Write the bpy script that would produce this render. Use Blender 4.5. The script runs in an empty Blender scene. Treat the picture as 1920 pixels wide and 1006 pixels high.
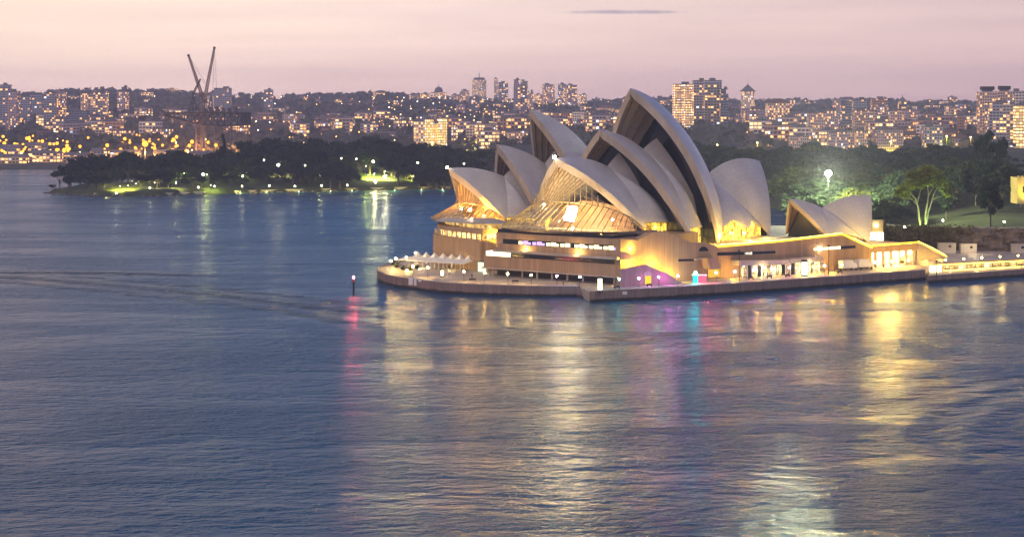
import bpy, math, random
import numpy as np
from mathutils import Vector, Matrix
random.seed(7); rng = np.random.default_rng(7)
SC = bpy.context.scene; COL = SC.collection
R_ = math.radians
# ------------------------------------------------------------ camera (metres; z up; the lens looks along +Y)
FPX, CH_, YH = 3600.0, 60.0, 205.0            # focal length in px of the 1920 px picture, eye height, horizon row
cam = bpy.data.cameras.new('camera'); cam.sensor_width = 36; cam.lens = 36 * FPX / 1920
cam.shift_y = -(503 - YH) / 1920; cam.clip_start = 1; cam.clip_end = 60000
camo = bpy.data.objects.new('camera', cam); camo.location = (0, 0, CH_); camo.rotation_euler = (R_(90), 0, 0)
COL.objects.link(camo); SC.camera = camo
# ------------------------------------------------------------ exposure, sky, weak afterglow sun
SC.view_settings.view_transform = 'Standard'; SC.view_settings.look = 'None'
SC.view_settings.exposure = 0.28; SC.view_settings.gamma = 1
SC.render.engine = 'CYCLES'
SC.cycles.use_denoising = True; SC.cycles.max_bounces = 6; SC.cycles.diffuse_bounces = 2; SC.cycles.glossy_bounces = 3
SC.cycles.transparent_max_bounces = 12; SC.cycles.volume_bounces = 0
SC.cycles.sample_clamp_indirect = 4.0; SC.cycles.sample_clamp_direct = 0.0; SC.cycles.caustics_reflective = False; SC.cycles.caustics_refractive = False

def nd(nt, t, **kw):
    n = nt.nodes.new('ShaderNode' + t)
    for k, v in kw.items():
        if k in n.inputs and not hasattr(n, k): n.inputs[k].default_value = v
        else: setattr(n, k, v)
    return n
def ln(nt, a, b): nt.links.new(a, b)
def mth(nt, op, a, b=None, c=None, clamp=False):
    n = nt.nodes.new('ShaderNodeMath'); n.operation = op; n.use_clamp = clamp
    for i, v in enumerate((a, b, c)):
        if v is None: continue
        if isinstance(v, (int, float)): n.inputs[i].default_value = v
        else: nt.links.new(v, n.inputs[i])
    return n.outputs[0]
def mixc(nt, fac, a, b, blend='MIX'):
    n = nt.nodes.new('ShaderNodeMix'); n.data_type = 'RGBA'; n.blend_type = blend
    for s, v in ((0, fac), (6, a), (7, b)):
        if isinstance(v, (int, float)): n.inputs[s].default_value = v
        elif isinstance(v, (tuple, list)): n.inputs[s].default_value = (*v[:3], 1)
        else: nt.links.new(v, n.inputs[s])
    return n.outputs[2]
def rng_map(nt, v, a, b, c=0.0, d=1.0, smooth=True):
    n = nt.nodes.new('ShaderNodeMapRange'); n.interpolation_type = 'SMOOTHSTEP' if smooth else 'LINEAR'
    nt.links.new(v, n.inputs[0])
    for i, x in enumerate((a, b, c, d)): n.inputs[i + 1].default_value = x
    return n.outputs[0]
def ramp(nt, fac, stops):
    n = nt.nodes.new('ShaderNodeValToRGB'); cr = n.color_ramp
    while len(cr.elements) < len(stops): cr.elements.new(0.5)
    for e, (p, c) in zip(cr.elements, stops): e.position = p; e.color = (*c, 1)
    nt.links.new(fac, n.inputs[0]); return n.outputs[0]

W = bpy.data.worlds.new('World'); SC.world = W; W.use_nodes = True
nt = W.node_tree; nt.nodes.clear()
tc = nd(nt, 'TexCoord'); sp = nd(nt, 'SeparateXYZ'); ln(nt, tc.outputs['Generated'], sp.inputs[0])
dx, dy, dz = sp.outputs
el = mth(nt, 'SQRT', mth(nt, 'MAXIMUM', dz, 0.0))
skyc = ramp(nt, el, [(0.0, (.74, .53, .56)), (.10, (.93, .69, .67)), (.17, (1.0, .79, .73)), (.24, (.93, .78, .73)), (.262, (.38, .50, .72)),
                     (.30, (.08, .38, .84)), (.42, (.04, .18, .47)), (.62, (.025, .085, .27)), (1.0, (.03, .07, .22))])
lf = rng_map(nt, dx, -.27, .30)
tint = mixc(nt, rng_map(nt, dz, .06, .12), mixc(nt, lf, (1.12, 1.08, 1.0), (.76, .69, .72)), mixc(nt, lf, (.58, 1.14, 1.14), (.86, .72, 1.02)))
skyc = mixc(nt, 1.0, skyc, tint, 'MULTIPLY')
wrm = mth(nt, 'MULTIPLY', rng_map(nt, dx, -.05, -.30), rng_map(nt, dz, .005, .05))     # peach glow low on the left
skyc = mixc(nt, mth(nt, 'MULTIPLY', wrm, .55), skyc, (1.02, .78, .60))
mp = nd(nt, 'Mapping'); mp.inputs['Scale'].default_value = (5, 5, 80); ln(nt, tc.outputs['Generated'], mp.inputs[0])
nz = nd(nt, 'TexNoise'); nz.inputs['Scale'].default_value = 1.6; nz.inputs['Detail'].default_value = 6; ln(nt, mp.outputs[0], nz.inputs[0])
skyc = mixc(nt, 1.0, skyc, mixc(nt, nz.outputs[0], (.83, .815, .86), (1.13, 1.11, 1.07)), 'MULTIPLY')
# thin violet cloud streak
ex = mth(nt, 'DIVIDE', mth(nt, 'SUBTRACT', mth(nt, 'DIVIDE', dx, dy), .0578), .031)
ey = mth(nt, 'DIVIDE', mth(nt, 'SUBTRACT', dz, .0503), .0011)
rr = mth(nt, 'ADD', mth(nt, 'MULTIPLY', ex, ex), mth(nt, 'MULTIPLY', ey, ey))
nz2 = nd(nt, 'TexNoise'); nz2.inputs['Scale'].default_value = 90; ln(nt, tc.outputs['Generated'], nz2.inputs[0])
cl = rng_map(nt, mth(nt, 'ADD', rr, mth(nt, 'MULTIPLY', mth(nt, 'ADD', mth(nt, 'SUBTRACT', nz2.outputs[0], .5), mth(nt, 'SUBTRACT', nz.outputs[0], .5)), 3.2)), 1.5, -.3)
cl = mth(nt, 'MULTIPLY', cl, mth(nt, 'GREATER_THAN', dy, 0.0))
skyc = mixc(nt, mth(nt, 'MULTIPLY', cl, .75), skyc, (.36, .29, .40))
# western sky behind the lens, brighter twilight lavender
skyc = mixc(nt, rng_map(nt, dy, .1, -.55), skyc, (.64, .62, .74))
nish = nd(nt, 'TexSky'); nish.sky_type = 'NISHITA'; nish.sun_disc = False; nish.sun_elevation = R_(1.5); nish.sun_rotation = R_(-62)
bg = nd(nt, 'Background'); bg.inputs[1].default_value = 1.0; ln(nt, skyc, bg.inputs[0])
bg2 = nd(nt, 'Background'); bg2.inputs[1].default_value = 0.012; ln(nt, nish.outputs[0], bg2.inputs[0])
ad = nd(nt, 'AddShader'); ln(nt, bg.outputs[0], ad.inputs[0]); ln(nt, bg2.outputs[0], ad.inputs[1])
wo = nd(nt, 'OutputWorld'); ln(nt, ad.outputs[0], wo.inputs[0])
sun = bpy.data.lights.new('sun', 'SUN'); sun.energy = 0.42; sun.angle = R_(25); sun.color = (1, .72, .62)
suno = bpy.data.objects.new('sun', sun); COL.objects.link(suno); suno.location = (-300, 0, 200)
suno.rotation_euler = Vector((.50, .72, -.46)).to_track_quat('-Z', 'Y').to_euler()

# ------------------------------------------------------------ pixel helpers (1920x1006 photograph)
def P(px, py, d): return Vector(((px - 960) * d / FPX, d, CH_ - (py - YH) * d / FPX))
def G(px, py, z): return P(px, py, (CH_ - z) * FPX / (py - YH))
# ------------------------------------------------------------ materials
MATS = {}
def base_mat(name):
    m = bpy.data.materials.new(name); m.use_nodes = True; m.node_tree.nodes.clear(); return m, m.node_tree
def pbr(name, col, rough=.7, var=.12, scale=.15, metal=0, bump=0, streak=False, spec=.3):
    if name in MATS: return MATS[name]
    m, nt = base_mat(name)
    tc = nd(nt, 'TexCoord'); mp = nd(nt, 'Mapping'); ln(nt, tc.outputs['Object'], mp.inputs[0])
    if streak: mp.inputs['Scale'].default_value = (1.0, 1.0, .12)
    n1 = nd(nt, 'TexNoise'); n1.inputs['Scale'].default_value = scale; n1.inputs['Detail'].default_value = 8; ln(nt, mp.outputs[0], n1.inputs[0])
    n2 = nd(nt, 'TexNoise'); n2.inputs['Scale'].default_value = scale * 7; n2.inputs['Detail'].default_value = 5; ln(nt, mp.outputs[0], n2.inputs[0])
    f = mth(nt, 'MULTIPLY_ADD', n1.outputs[0], .65, mth(nt, 'MULTIPLY', n2.outputs[0], .35))
    f = rng_map(nt, f, .3, .7)
    c = mixc(nt, f, tuple(x * (1 - 2 * var) for x in col), tuple(min(1, x * (1 + var)) for x in col))
    b = nd(nt, 'BsdfPrincipled'); ln(nt, c, b.inputs['Base Color']); b.inputs['Roughness'].default_value = rough
    b.inputs['Metallic'].default_value = metal; b.inputs['Specular IOR Level'].default_value = spec
    if bump:
        bp = nd(nt, 'Bump'); bp.inputs['Strength'].default_value = bump; bp.inputs['Distance'].default_value = .3; ln(nt, n2.outputs[0], bp.inputs['Height']); ln(nt, bp.outputs[0], b.inputs['Normal'])
    o = nd(nt, 'OutputMaterial'); ln(nt, b.outputs[0], o.inputs[0]); MATS[name] = m; return m
def emit(name, col, s, sample=True):
    if name in MATS: return MATS[name]
    m, nt = base_mat(name); e = nd(nt, 'Emission'); e.inputs[0].default_value = (*col, 1); e.inputs[1].default_value = s
    o = nd(nt, 'OutputMaterial'); ln(nt, e.outputs[0], o.inputs[0])
    m.cycles.emission_sampling = 'FRONT' if sample else 'NONE'; MATS[name] = m; return m
def room(name, c1, c2, s, scale=.35):
    """lit glazing: bright uneven interior seen through panes"""
    m, nt = base_mat(name); tc = nd(nt, 'TexCoord')
    v = nd(nt, 'TexVoronoi'); v.inputs['Scale'].default_value = scale; ln(nt, tc.outputs['Object'], v.inputs[0])
    n = nd(nt, 'TexNoise'); n.inputs['Scale'].default_value = scale * 2; ln(nt, tc.outputs['Object'], n.inputs[0])
    sx = nd(nt, 'SeparateColor'); ln(nt, v.outputs['Color'], sx.inputs[0])
    c = mixc(nt, sx.outputs[0], c1, c2)
    st = mth(nt, 'MULTIPLY', rng_map(nt, n.outputs[0], .3, .7, .35, 1.5), mth(nt, 'MULTIPLY_ADD', sx.outputs[1], 1.1, .35))
    e = nd(nt, 'Emission'); ln(nt, c, e.inputs[0]); ln(nt, mth(nt, 'MULTIPLY', st, s), e.inputs[1])
    g = nd(nt, 'BsdfGlossy'); g.inputs['Roughness'].default_value = .1; g.inputs[0].default_value = (.15, .15, .15, 1)
    a = nd(nt, 'AddShader'); ln(nt, e.outputs[0], a.inputs[0]); ln(nt, g.outputs[0], a.inputs[1])
    o = nd(nt, 'OutputMaterial'); ln(nt, a.outputs[0], o.inputs[0]); MATS[name] = m; return m
def tile_mat():
    m, nt = base_mat('tile'); uv = nd(nt, 'UVMap'); sp = nd(nt, 'SeparateXYZ'); ln(nt, uv.outputs[0], sp.inputs[0])
    # chevron lids: u across ribs, v along ribs
    u, v, _ = sp.outputs
    fu = mth(nt, 'FRACT', mth(nt, 'MULTIPLY', u, 1.0)); tri = mth(nt, 'ABSOLUTE', mth(nt, 'SUBTRACT', fu, .5))
    fv = mth(nt, 'FRACT', mth(nt, 'ADD', mth(nt, 'MULTIPLY', v, .45), tri))
    l1 = rng_map(nt, mth(nt, 'ABSOLUTE', mth(nt, 'SUBTRACT', fv, .5)), .40, .49)
    l2 = rng_map(nt, tri, .44, .5)
    line = mth(nt, 'MAXIMUM', l1, l2)
    tc = nd(nt, 'TexCoord'); n = nd(nt, 'TexNoise'); n.inputs['Scale'].default_value = .12; n.inputs['Detail'].default_value = 9; ln(nt, tc.outputs['Object'], n.inputs[0])
    cu = nd(nt, 'TexWhiteNoise'); cu.noise_dimensions = '2D'; cb = nd(nt, 'CombineXYZ')
    ln(nt, mth(nt, 'FLOOR', u), cb.inputs[0]); ln(nt, mth(nt, 'FLOOR', mth(nt, 'ADD', mth(nt, 'MULTIPLY', v, .45), tri)), cb.inputs[1]); ln(nt, cb.outputs[0], cu.inputs[0])
    c = mixc(nt, rng_map(nt, n.outputs[0], .3, .7), (.44, .40, .385), (.51, .47, .455))
    c = mixc(nt, 1.0, c, mixc(nt, cu.outputs[0], (.94, .94, .945), (1.025, 1.025, 1.02)), 'MULTIPLY')
    c = mixc(nt, mth(nt, 'MULTIPLY', line, .42), c, (.28, .24, .22))
    b = nd(nt, 'BsdfPrincipled'); ln(nt, c, b.inputs['Base Color']); b.inputs['Roughness'].default_value = .32; b.inputs['Specular IOR Level'].default_value = .4
    o = nd(nt, 'OutputMaterial'); ln(nt, b.outputs[0], o.inputs[0]); return m
def glass_mat(name, tint, tr, rough=.08):
    m, nt = base_mat(name); t = nd(nt, 'BsdfTransparent'); t.inputs[0].default_value = (*tint, 1)
    g = nd(nt, 'BsdfGlossy'); g.inputs['Roughness'].default_value = rough; g.inputs[0].default_value = (.8, .8, .8, 1)
    x = nd(nt, 'MixShader'); x.inputs[0].default_value = 1 - tr; ln(nt, t.outputs[0], x.inputs[1]); ln(nt, g.outputs[0], x.inputs[2])
    o = nd(nt, 'OutputMaterial'); ln(nt, x.outputs[0], o.inputs[0]); return m
def clad_mat(name, col, groove=1.25, tide=False):
    """granite-faced panels with fine vertical joints and rain streaks"""
    m, nt = base_mat(name); tc = nd(nt, 'TexCoord'); uv = nd(nt, 'UVMap'); sp = nd(nt, 'SeparateXYZ'); ln(nt, uv.outputs[0], sp.inputs[0])
    fu = mth(nt, 'FRACT', mth(nt, 'DIVIDE', sp.outputs[0], groove)); jt = rng_map(nt, mth(nt, 'ABSOLUTE', mth(nt, 'SUBTRACT', fu, .5)), .40, .48)
    cell = nd(nt, 'TexWhiteNoise'); cell.noise_dimensions = '1D'; ln(nt, mth(nt, 'FLOOR', mth(nt, 'DIVIDE', sp.outputs[0], groove)), cell.inputs['W'])
    mp = nd(nt, 'Mapping'); mp.inputs['Scale'].default_value = (.8, .8, .1); ln(nt, tc.outputs['Object'], mp.inputs[0])
    n = nd(nt, 'TexNoise'); n.inputs['Scale'].default_value = .6; n.inputs['Detail'].default_value = 8; ln(nt, mp.outputs[0], n.inputs[0])
    c = mixc(nt, rng_map(nt, n.outputs[0], .3, .72), tuple(x * .86 for x in col), tuple(x * 1.10 for x in col))
    c = mixc(nt, 1.0, c, mixc(nt, cell.outputs[0], (.88, .88, .88), (1.06, 1.06, 1.06)), 'MULTIPLY')
    c = mixc(nt, mth(nt, 'MULTIPLY', jt, .45), c, tuple(x * .45 for x in col))
    if tide:
        ge = nd(nt, 'NewGeometry'); sz = nd(nt, 'SeparateXYZ'); ln(nt, ge.outputs['Position'], sz.inputs[0])
        c = mixc(nt, rng_map(nt, mth(nt, 'MULTIPLY_ADD', n.outputs[0], .9, sz.outputs[2]), 1.55, 1.05), c, (.035, .034, .026))
    b = nd(nt, 'BsdfPrincipled'); ln(nt, c, b.inputs['Base Color']); b.inputs['Roughness'].default_value = .75; b.inputs['Specular IOR Level'].default_value = .25
    o = nd(nt, 'OutputMaterial'); ln(nt, b.outputs[0], o.inputs[0]); MATS[name] = m; return m
def city_mat(name, bay, fl, style=0):
    """facade in metres (UV): wall colour and share of lit rooms come from the object's own colour"""
    m, nt = base_mat(name); uv = nd(nt, 'UVMap'); sp = nd(nt, 'SeparateXYZ'); ln(nt, uv.outputs[0], sp.inputs[0])
    oi = nd(nt, 'ObjectInfo')
    cu = mth(nt, 'DIVIDE', sp.outputs[0], bay); cv = mth(nt, 'DIVIDE', sp.outputs[1], fl)
    fu = mth(nt, 'FRACT', cu); fv = mth(nt, 'FRACT', cv)
    wx = mth(nt, 'MULTIPLY', mth(nt, 'GREATER_THAN', fu, .14 if style else .25), mth(nt, 'LESS_THAN', fu, .9 if style else .8))
    wy = mth(nt, 'MULTIPLY', mth(nt, 'GREATER_THAN', fv, .32), mth(nt, 'LESS_THAN', fv, .86))
    win = mth(nt, 'MULTIPLY', mth(nt, 'MULTIPLY', wx, wy), mth(nt, 'GREATER_THAN', sp.outputs[1], 0.0))
    cb = nd(nt, 'CombineXYZ'); ln(nt, mth(nt, 'FLOOR', cu), cb.inputs[0]); ln(nt, mth(nt, 'FLOOR', cv), cb.inputs[1])
    ln(nt, mth(nt, 'MULTIPLY', oi.outputs['Random'], 97.0), cb.inputs[2])
    wn = nd(nt, 'TexWhiteNoise'); wn.noise_dimensions = '3D'; ln(nt, cb.outputs[0], wn.inputs[0])
    lit = mth(nt, 'LESS_THAN', wn.outputs[0], oi.outputs['Alpha']); sc = nd(nt, 'SeparateColor'); ln(nt, wn.outputs[1], sc.inputs[0])
    tc = nd(nt, 'TexCoord'); n = nd(nt, 'TexNoise'); n.inputs['Scale'].default_value = .08; n.inputs['Detail'].default_value = 6; ln(nt, tc.outputs['Object'], n.inputs[0])
    wall = mixc(nt, 1.0, oi.outputs['Color'], mixc(nt, n.outputs[0], (1.45, 1.40, 1.40), (2.1, 2.05, 2.0)), 'MULTIPLY')
    slab = mth(nt, 'LESS_THAN', fv, .14 if style else .06)
    wall = mixc(nt, mth(nt, 'MULTIPLY', slab, .5), wall, (.45, .40, .38))
    c = mixc(nt, win, wall, (.035, .04, .055))
    b = nd(nt, 'BsdfPrincipled'); ln(nt, c, b.inputs['Base Color']); ln(nt, mth(nt, 'SUBTRACT', .8, mth(nt, 'MULTIPLY', win, .6)), b.inputs['Roughness'])
    ec = mixc(nt, sc.outputs[0], (1, .42, .09), (1, .74, .34)); ec = mixc(nt, mth(nt, 'GREATER_THAN', sc.outputs[2], .94), ec, (.80, .90, 1.0)); ln(nt, ec, b.inputs['Emission Color'])
    ln(nt, mth(nt, 'MULTIPLY', mth(nt, 'MULTIPLY', win, lit), mth(nt, 'MULTIPLY_ADD', sc.outputs[1], 3.0, .7)), b.inputs['Emission Strength'])
    o = nd(nt, 'OutputMaterial'); ln(nt, b.outputs[0], o.inputs[0]); m.cycles.emission_sampling = 'NONE'; return m
def leaf_mat(name, c1, c2):
    m, nt = base_mat(name); oi = nd(nt, 'ObjectInfo'); tc = nd(nt, 'TexCoord')
    n = nd(nt, 'TexNoise'); n.inputs['Scale'].default_value = .25; n.inputs['Detail'].default_value = 4; ln(nt, tc.outputs['Object'], n.inputs[0])
    c = mixc(nt, rng_map(nt, n.outputs[0], .35, .65), c1, c2)
    c = mixc(nt, 1.0, c, mixc(nt, oi.outputs['Random'], (.50, .60, .66), (1.55, 1.40, 1.10)), 'MULTIPLY')
    d = nd(nt, 'BsdfDiffuse'); ln(nt, c, d.inputs[0]); t = nd(nt, 'BsdfTranslucent'); ln(nt, c, t.inputs[0])
    x = nd(nt, 'MixShader'); x.inputs[0].default_value = .25; ln(nt, d.outputs[0], x.inputs[1]); ln(nt, t.outputs[0], x.inputs[2])
    o = nd(nt, 'OutputMaterial'); ln(nt, x.outputs[0], o.inputs[0]); return m
TILE = tile_mat()
CONC = pbr('concrete', (.42, .34, .28), .8, .15, .1, streak=True)
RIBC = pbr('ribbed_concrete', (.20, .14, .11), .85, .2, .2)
CLAD = clad_mat('granite_panel', (.365, .235, .14))
CLADP = clad_mat('rose_granite', (.36, .20, .19))
PAVE = pbr('paving', (.36, .30, .25), .55, .12, .12)
SEAW = clad_mat('sea_wall_stone', (.235, .165, .14), 1.6, True)
DARKG = pbr('dark_glass', (.012, .016, .022), .15, .1, .2, spec=.6)
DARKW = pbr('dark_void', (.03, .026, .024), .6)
BRONZE = pbr('bronze', (.30, .22, .11), .4, .1, .3, metal=.3)
STEELD = pbr('dark_steel', (.028, .024, .03), .6)
STEELM = pbr('crane_steel', (.085, .065, .075), .6)
WHITEP = pbr('white_paint', (.72, .68, .62), .5, .06)
FABRIC = pbr('tent_fabric', (.78, .72, .60), .7, .05)
ROCK = pbr('sandstone', (.16, .12, .09), .9, .3, .12, bump=.6)
GRASS = pbr('grass_ground', (.055, .075, .02), .95, .25, .05)
BARK = pbr('bark', (.09, .07, .05), .9)
GLASSW = glass_mat('foyer_glass', (.97, .90, .74), .84)
LEAF = [leaf_mat('leaf_dark', (.020, .036, .026), (.045, .066, .040)), leaf_mat('leaf_mid', (.03, .045, .018), (.07, .085, .03)),
        leaf_mat('leaf_olive', (.05, .055, .016), (.10, .095, .03))]
FAC = [city_mat('facade_small', 2.6, 3.1), city_mat('facade_bands', 3.6, 3.2, 1), city_mat('facade_dense', 2.0, 2.9)]
ROOFT = pbr('roof_tile', (.16, .085, .065), .85); ROOFG = pbr('roof_grey', (.17, .15, .16), .8)
# ------------------------------------------------------------ mesh builder
class MB:
    def __init__(s): s.v = []; s.f = []; s.uv = []; s.mi = []; s.cur = 0
    def add(s, v, f, uv=None):
        o = len(s.v); s.v += [tuple(map(float, p)) for p in v]; s.f += [tuple(i + o for i in q) for q in f]
        s.uv += (uv if uv else [None] * len(f)); s.mi += [s.cur] * len(f); return s
    def prism(s, poly, z0, z1, cap=True, top=None):
        """vertical prism from a plan polygon; walls carry a metre UV; top: optional per-corner z"""
        n = len(poly); a = sum(poly[i][0] * poly[(i + 1) % n][1] - poly[(i + 1) % n][0] * poly[i][1] for i in range(n))
        if a < 0: poly = poly[::-1]; top = top[::-1] if top else None
        T = top or [z1] * n
        v = [(p[0], p[1], z0) for p in poly] + [(p[0], p[1], t) for p, t in zip(poly, T)]
        f = []; uv = []; u = 0.0
        for i in range(n):
            j = (i + 1) % n; L = math.hypot(poly[j][0] - poly[i][0], poly[j][1] - poly[i][1])
            f.append((i, j, n + j, n + i)); uv.append([(u, 0.01), (u + L, 0.01), (u + L, T[j] - z0), (u, T[i] - z0)]); u += L
        if cap:
            f.append(tuple(range(n, 2 * n))); uv.append([(0, -1)] * n)
            f.append(tuple(range(n - 1, -1, -1))); uv.append([(0, -1)] * n)
        return s.add(v, f, uv)
    def box(s, c, sx, sy, z0, z1, rot=0):
        cr, sr = math.cos(rot), math.sin(rot)
        return s.prism([(c[0] + cr * a * sx / 2 - sr * b * sy / 2, c[1] + sr * a * sx / 2 + cr * b * sy / 2) for a, b in ((-1, -1), (1, -1), (1, 1), (-1, 1))], z0, z1)
    def tube(s, a, b, r, r2=None, n=6):
        a = Vector(a); b = Vector(b); r2 = r if r2 is None else r2
        q = (b - a).to_track_quat('Z', 'Y'); v = []
        for p, rad in ((a, r), (b, r2)):
            for i in range(n): v.append(p + q @ Vector((rad * math.cos(2 * math.pi * i / n), rad * math.sin(2 * math.pi * i / n), 0)))
        return s.add(v, [(i, (i + 1) % n, n + (i + 1) % n, n + i) for i in range(n)] + [tuple(range(n - 1, -1, -1)), tuple(range(n, 2 * n))])
    def path(s, pts, r, n=5):
        for a, b in zip(pts[:-1], pts[1:]): s.tube(a, b, r, n=n)
        return s
    def ball(s, c, r, n=8, m=6, sz=1.0):
        v = [(c[0], c[1], c[2] + r * sz)]; f = []
        for j in range(1, m):
            t = math.pi * j / m
            for i in range(n): v.append((c[0] + r * math.sin(t) * math.cos(2 * math.pi * i / n), c[1] + r * math.sin(t) * math.sin(2 * math.pi * i / n), c[2] + r * sz * math.cos(t)))
        v.append((c[0], c[1], c[2] - r * sz)); L = len(v) - 1
        for i in range(n):
            f.append((0, 1 + i, 1 + (i + 1) % n)); b0 = 1 + (m - 2) * n; f.append((L, b0 + (i + 1) % n, b0 + i))
        for j in range(m - 2):
            for i in range(n): a0 = 1 + j * n; f.append((a0 + i, a0 + n + i, a0 + n + (i + 1) % n, a0 + (i + 1) % n))
        return s.add(v, f)
    def grid(s, rows, flip=False, uv=None):
        """rows: list of equal-length point lists"""
        n = len(rows[0]); v = [p for r in rows for p in r]; f = []; U = []
        for i in range(len(rows) - 1):
            for j in range(n - 1):
                q = (i * n + j, i * n + j + 1, (i + 1) * n + j + 1, (i + 1) * n + j)
                f.append(q[::-1] if flip else q)
                if uv: k = [uv[a] for a in q]; U.append(k[::-1] if flip else k)
        return s.add(v, f, U if uv else None)
    def slab(s, rows, off):
        """closed sheet: rows of points, off = rows of the other side"""
        s.grid(rows); s.grid(off, True)
        for a, b in ((rows[0], off[0]), (rows[-1], off[-1])): s.grid([a, b], a is rows[0])
        s.grid([[r[0] for r in rows], [r[0] for r in off]]); s.grid([[r[-1] for r in rows], [r[-1] for r in off]], True)
        return s
    def build(s, name, mat, parent=None, local=False, smooth=False):
        me = bpy.data.meshes.new(name); o = ORI.get(parent.name, Vector()) if (parent and not local) else Vector()
        me.from_pydata([(p[0] - o.x, p[1] - o.y, p[2] - o.z) for p in s.v], [], s.f)
        if any(u for u in s.uv):
            L = me.uv_layers.new(name='UVMap'); k = 0
            for pl, u in zip(me.polygons, s.uv):
                for i in range(pl.loop_total): L.data[pl.loop_start + i].uv = u[i] if u else (0, -1)
        for m in (mat if isinstance(mat, (list, tuple)) else [mat]): me.materials.append(m)
        if any(s.mi): me.polygons.foreach_set('material_index', s.mi)
        if smooth: me.polygons.foreach_set('use_smooth', [True] * len(me.polygons))
        ob = bpy.data.objects.new(name, me); COL.objects.link(ob)
        if parent: ob.parent = parent; ORI[ob.name] = ORI.get(parent.name, Vector())
        return ob
ORI = {}
def tag(o, label=None, cat=None, group=None, kind=None):
    for k, v in (('label', label), ('category', cat), ('group', group), ('kind', kind)):
        if v: o[k] = v
    return o
def thing(name, label, cat, loc=(0, 0, 0), group=None, rz=0):
    o = bpy.data.objects.new(name, None); COL.objects.link(o); o.location = loc; o.rotation_euler = (0, 0, rz); o.empty_display_size = .5
    ORI[o.name] = Vector(loc); return tag(o, label, cat, group)
def dup(root, loc, rz=0, sc=None, label=None, group=None, mats=None):
    r = root.copy(); COL.objects.link(r); r.location = loc; r.rotation_euler = (0, 0, rz)
    if sc: r.scale = (sc, sc, sc) if isinstance(sc, (int, float)) else sc
    if label: r['label'] = label
    if group: r['group'] = group
    for ch in list(root.children):
        c = ch.copy(); COL.objects.link(c); c.parent = r
        for g in ch.children: k = g.copy(); COL.objects.link(k); k.parent = c
    return r
exec_parts = []
# ============================================================ WATER
def water_mat():
    m, nt = base_mat('harbour_water'); tc = nd(nt, 'TexCoord'); pos = tc.outputs['Object']
    def noise(sx, sy, rot, detail, scale, dist=0.0):
        mp = nd(nt, 'Mapping'); mp.inputs['Scale'].default_value = (sx, sy, 1); mp.inputs['Rotation'].default_value = (0, 0, R_(rot)); ln(nt, pos, mp.inputs[0])
        n = nd(nt, 'TexNoise'); n.inputs['Scale'].default_value = scale; n.inputs['Detail'].default_value = detail; n.inputs['Roughness'].default_value = .55
        n.inputs['Distortion'].default_value = dist; ln(nt, mp.outputs[0], n.inputs[0]); return n.outputs[0]
    a = noise(1, 1.7, 12, 3, .055); b = noise(1, 1.5, -14, 4, .25, .3); c = noise(1, 1.3, 8, 3, .9)
    sp = nd(nt, 'SeparateXYZ'); ln(nt, pos, sp.inputs[0]); x, y, _ = sp.outputs
    def arc(cx, cy, r, w, x0, x1):
        """band along a circle: ferry wake rings spreading over the harbour"""
        ddx = mth(nt, 'SUBTRACT', x, cx); ddy = mth(nt, 'SUBTRACT', y, cy)
        rr = mth(nt, 'SQRT', mth(nt, 'ADD', mth(nt, 'MULTIPLY', ddx, ddx), mth(nt, 'MULTIPLY', ddy, ddy)))
        rr = mth(nt, 'ADD', rr, mth(nt, 'MULTIPLY', mth(nt, 'SUBTRACT', a, .5), 18.0))
        dd = mth(nt, 'SUBTRACT', rr, r)
        band = rng_map(nt, mth(nt, 'ABSOLUTE', dd), w, w * .25)
        lim = mth(nt, 'MULTIPLY', rng_map(nt, x, x0, x0 + 30), rng_map(nt, x, x1, x1 - 45))
        return mth(nt, 'MULTIPLY', band, lim), dd
    w1, d1 = arc(-196, 436, 270, 16, -300, -95); w2, d2 = arc(-515, 179, 608, 24, -250, -20)
    w3, d3 = arc(190, 330, 105, 40, 30, 200)
    calm = noise(1, 2.2, 4, 4, .012, .6)
    amp = rng_map(nt, calm, .35, .68, .45, 1.35)
    h = mth(nt, 'MULTIPLY', a, 2.6)
    h = mth(nt, 'ADD', h, mth(nt, 'MULTIPLY', mth(nt, 'MULTIPLY', b, amp), 2.4))
    h = mth(nt, 'ADD', h, mth(nt, 'MULTIPLY', mth(nt, 'MULTIPLY', c, amp), .75))
    for wv, dd, lam, k in ((w1, d1, 24.0, 13.0), (w2, d2, 17.0, 9.0), (w3, d3, 12.0, 1.0)):
        s = mth(nt, 'SINE', mth(nt, 'MULTIPLY', dd, 2 * math.pi / lam))
        if lam > 13: s = mth(nt, 'MULTIPLY', s, rng_map(nt, b, .36, .56, .25, 1.0))
        h = mth(nt, 'ADD', h, mth(nt, 'MULTIPLY', mth(nt, 'MULTIPLY', s, wv), k))
    bp = nd(nt, 'Bump'); bp.inputs['Strength'].default_value = .95; bp.inputs['Distance'].default_value = 1.0; ln(nt, h, bp.inputs['Height'])
    p = nd(nt, 'BsdfPrincipled'); p.inputs['Base Color'].default_value = (.001, .050, .115, 1); ln(nt, rng_map(nt, calm, .36, .66, .19, .29), p.inputs['Roughness'])
    p.inputs['IOR'].default_value = 1.333; p.inputs['Specular IOR Level'].default_value = .40; ln(nt, bp.outputs[0], p.inputs['Normal'])
    o = nd(nt, 'OutputMaterial'); ln(nt, p.outputs[0], o.inputs[0]); return m
tag(MB().grid([[(x, y, 0) for x in (-9000, -1500, -400, 0, 400, 1500, 9000)] for y in (-3000, 0, 300, 700, 1400, 2500, 12000)], True).build('water', water_mat()), kind='structure')

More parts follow.
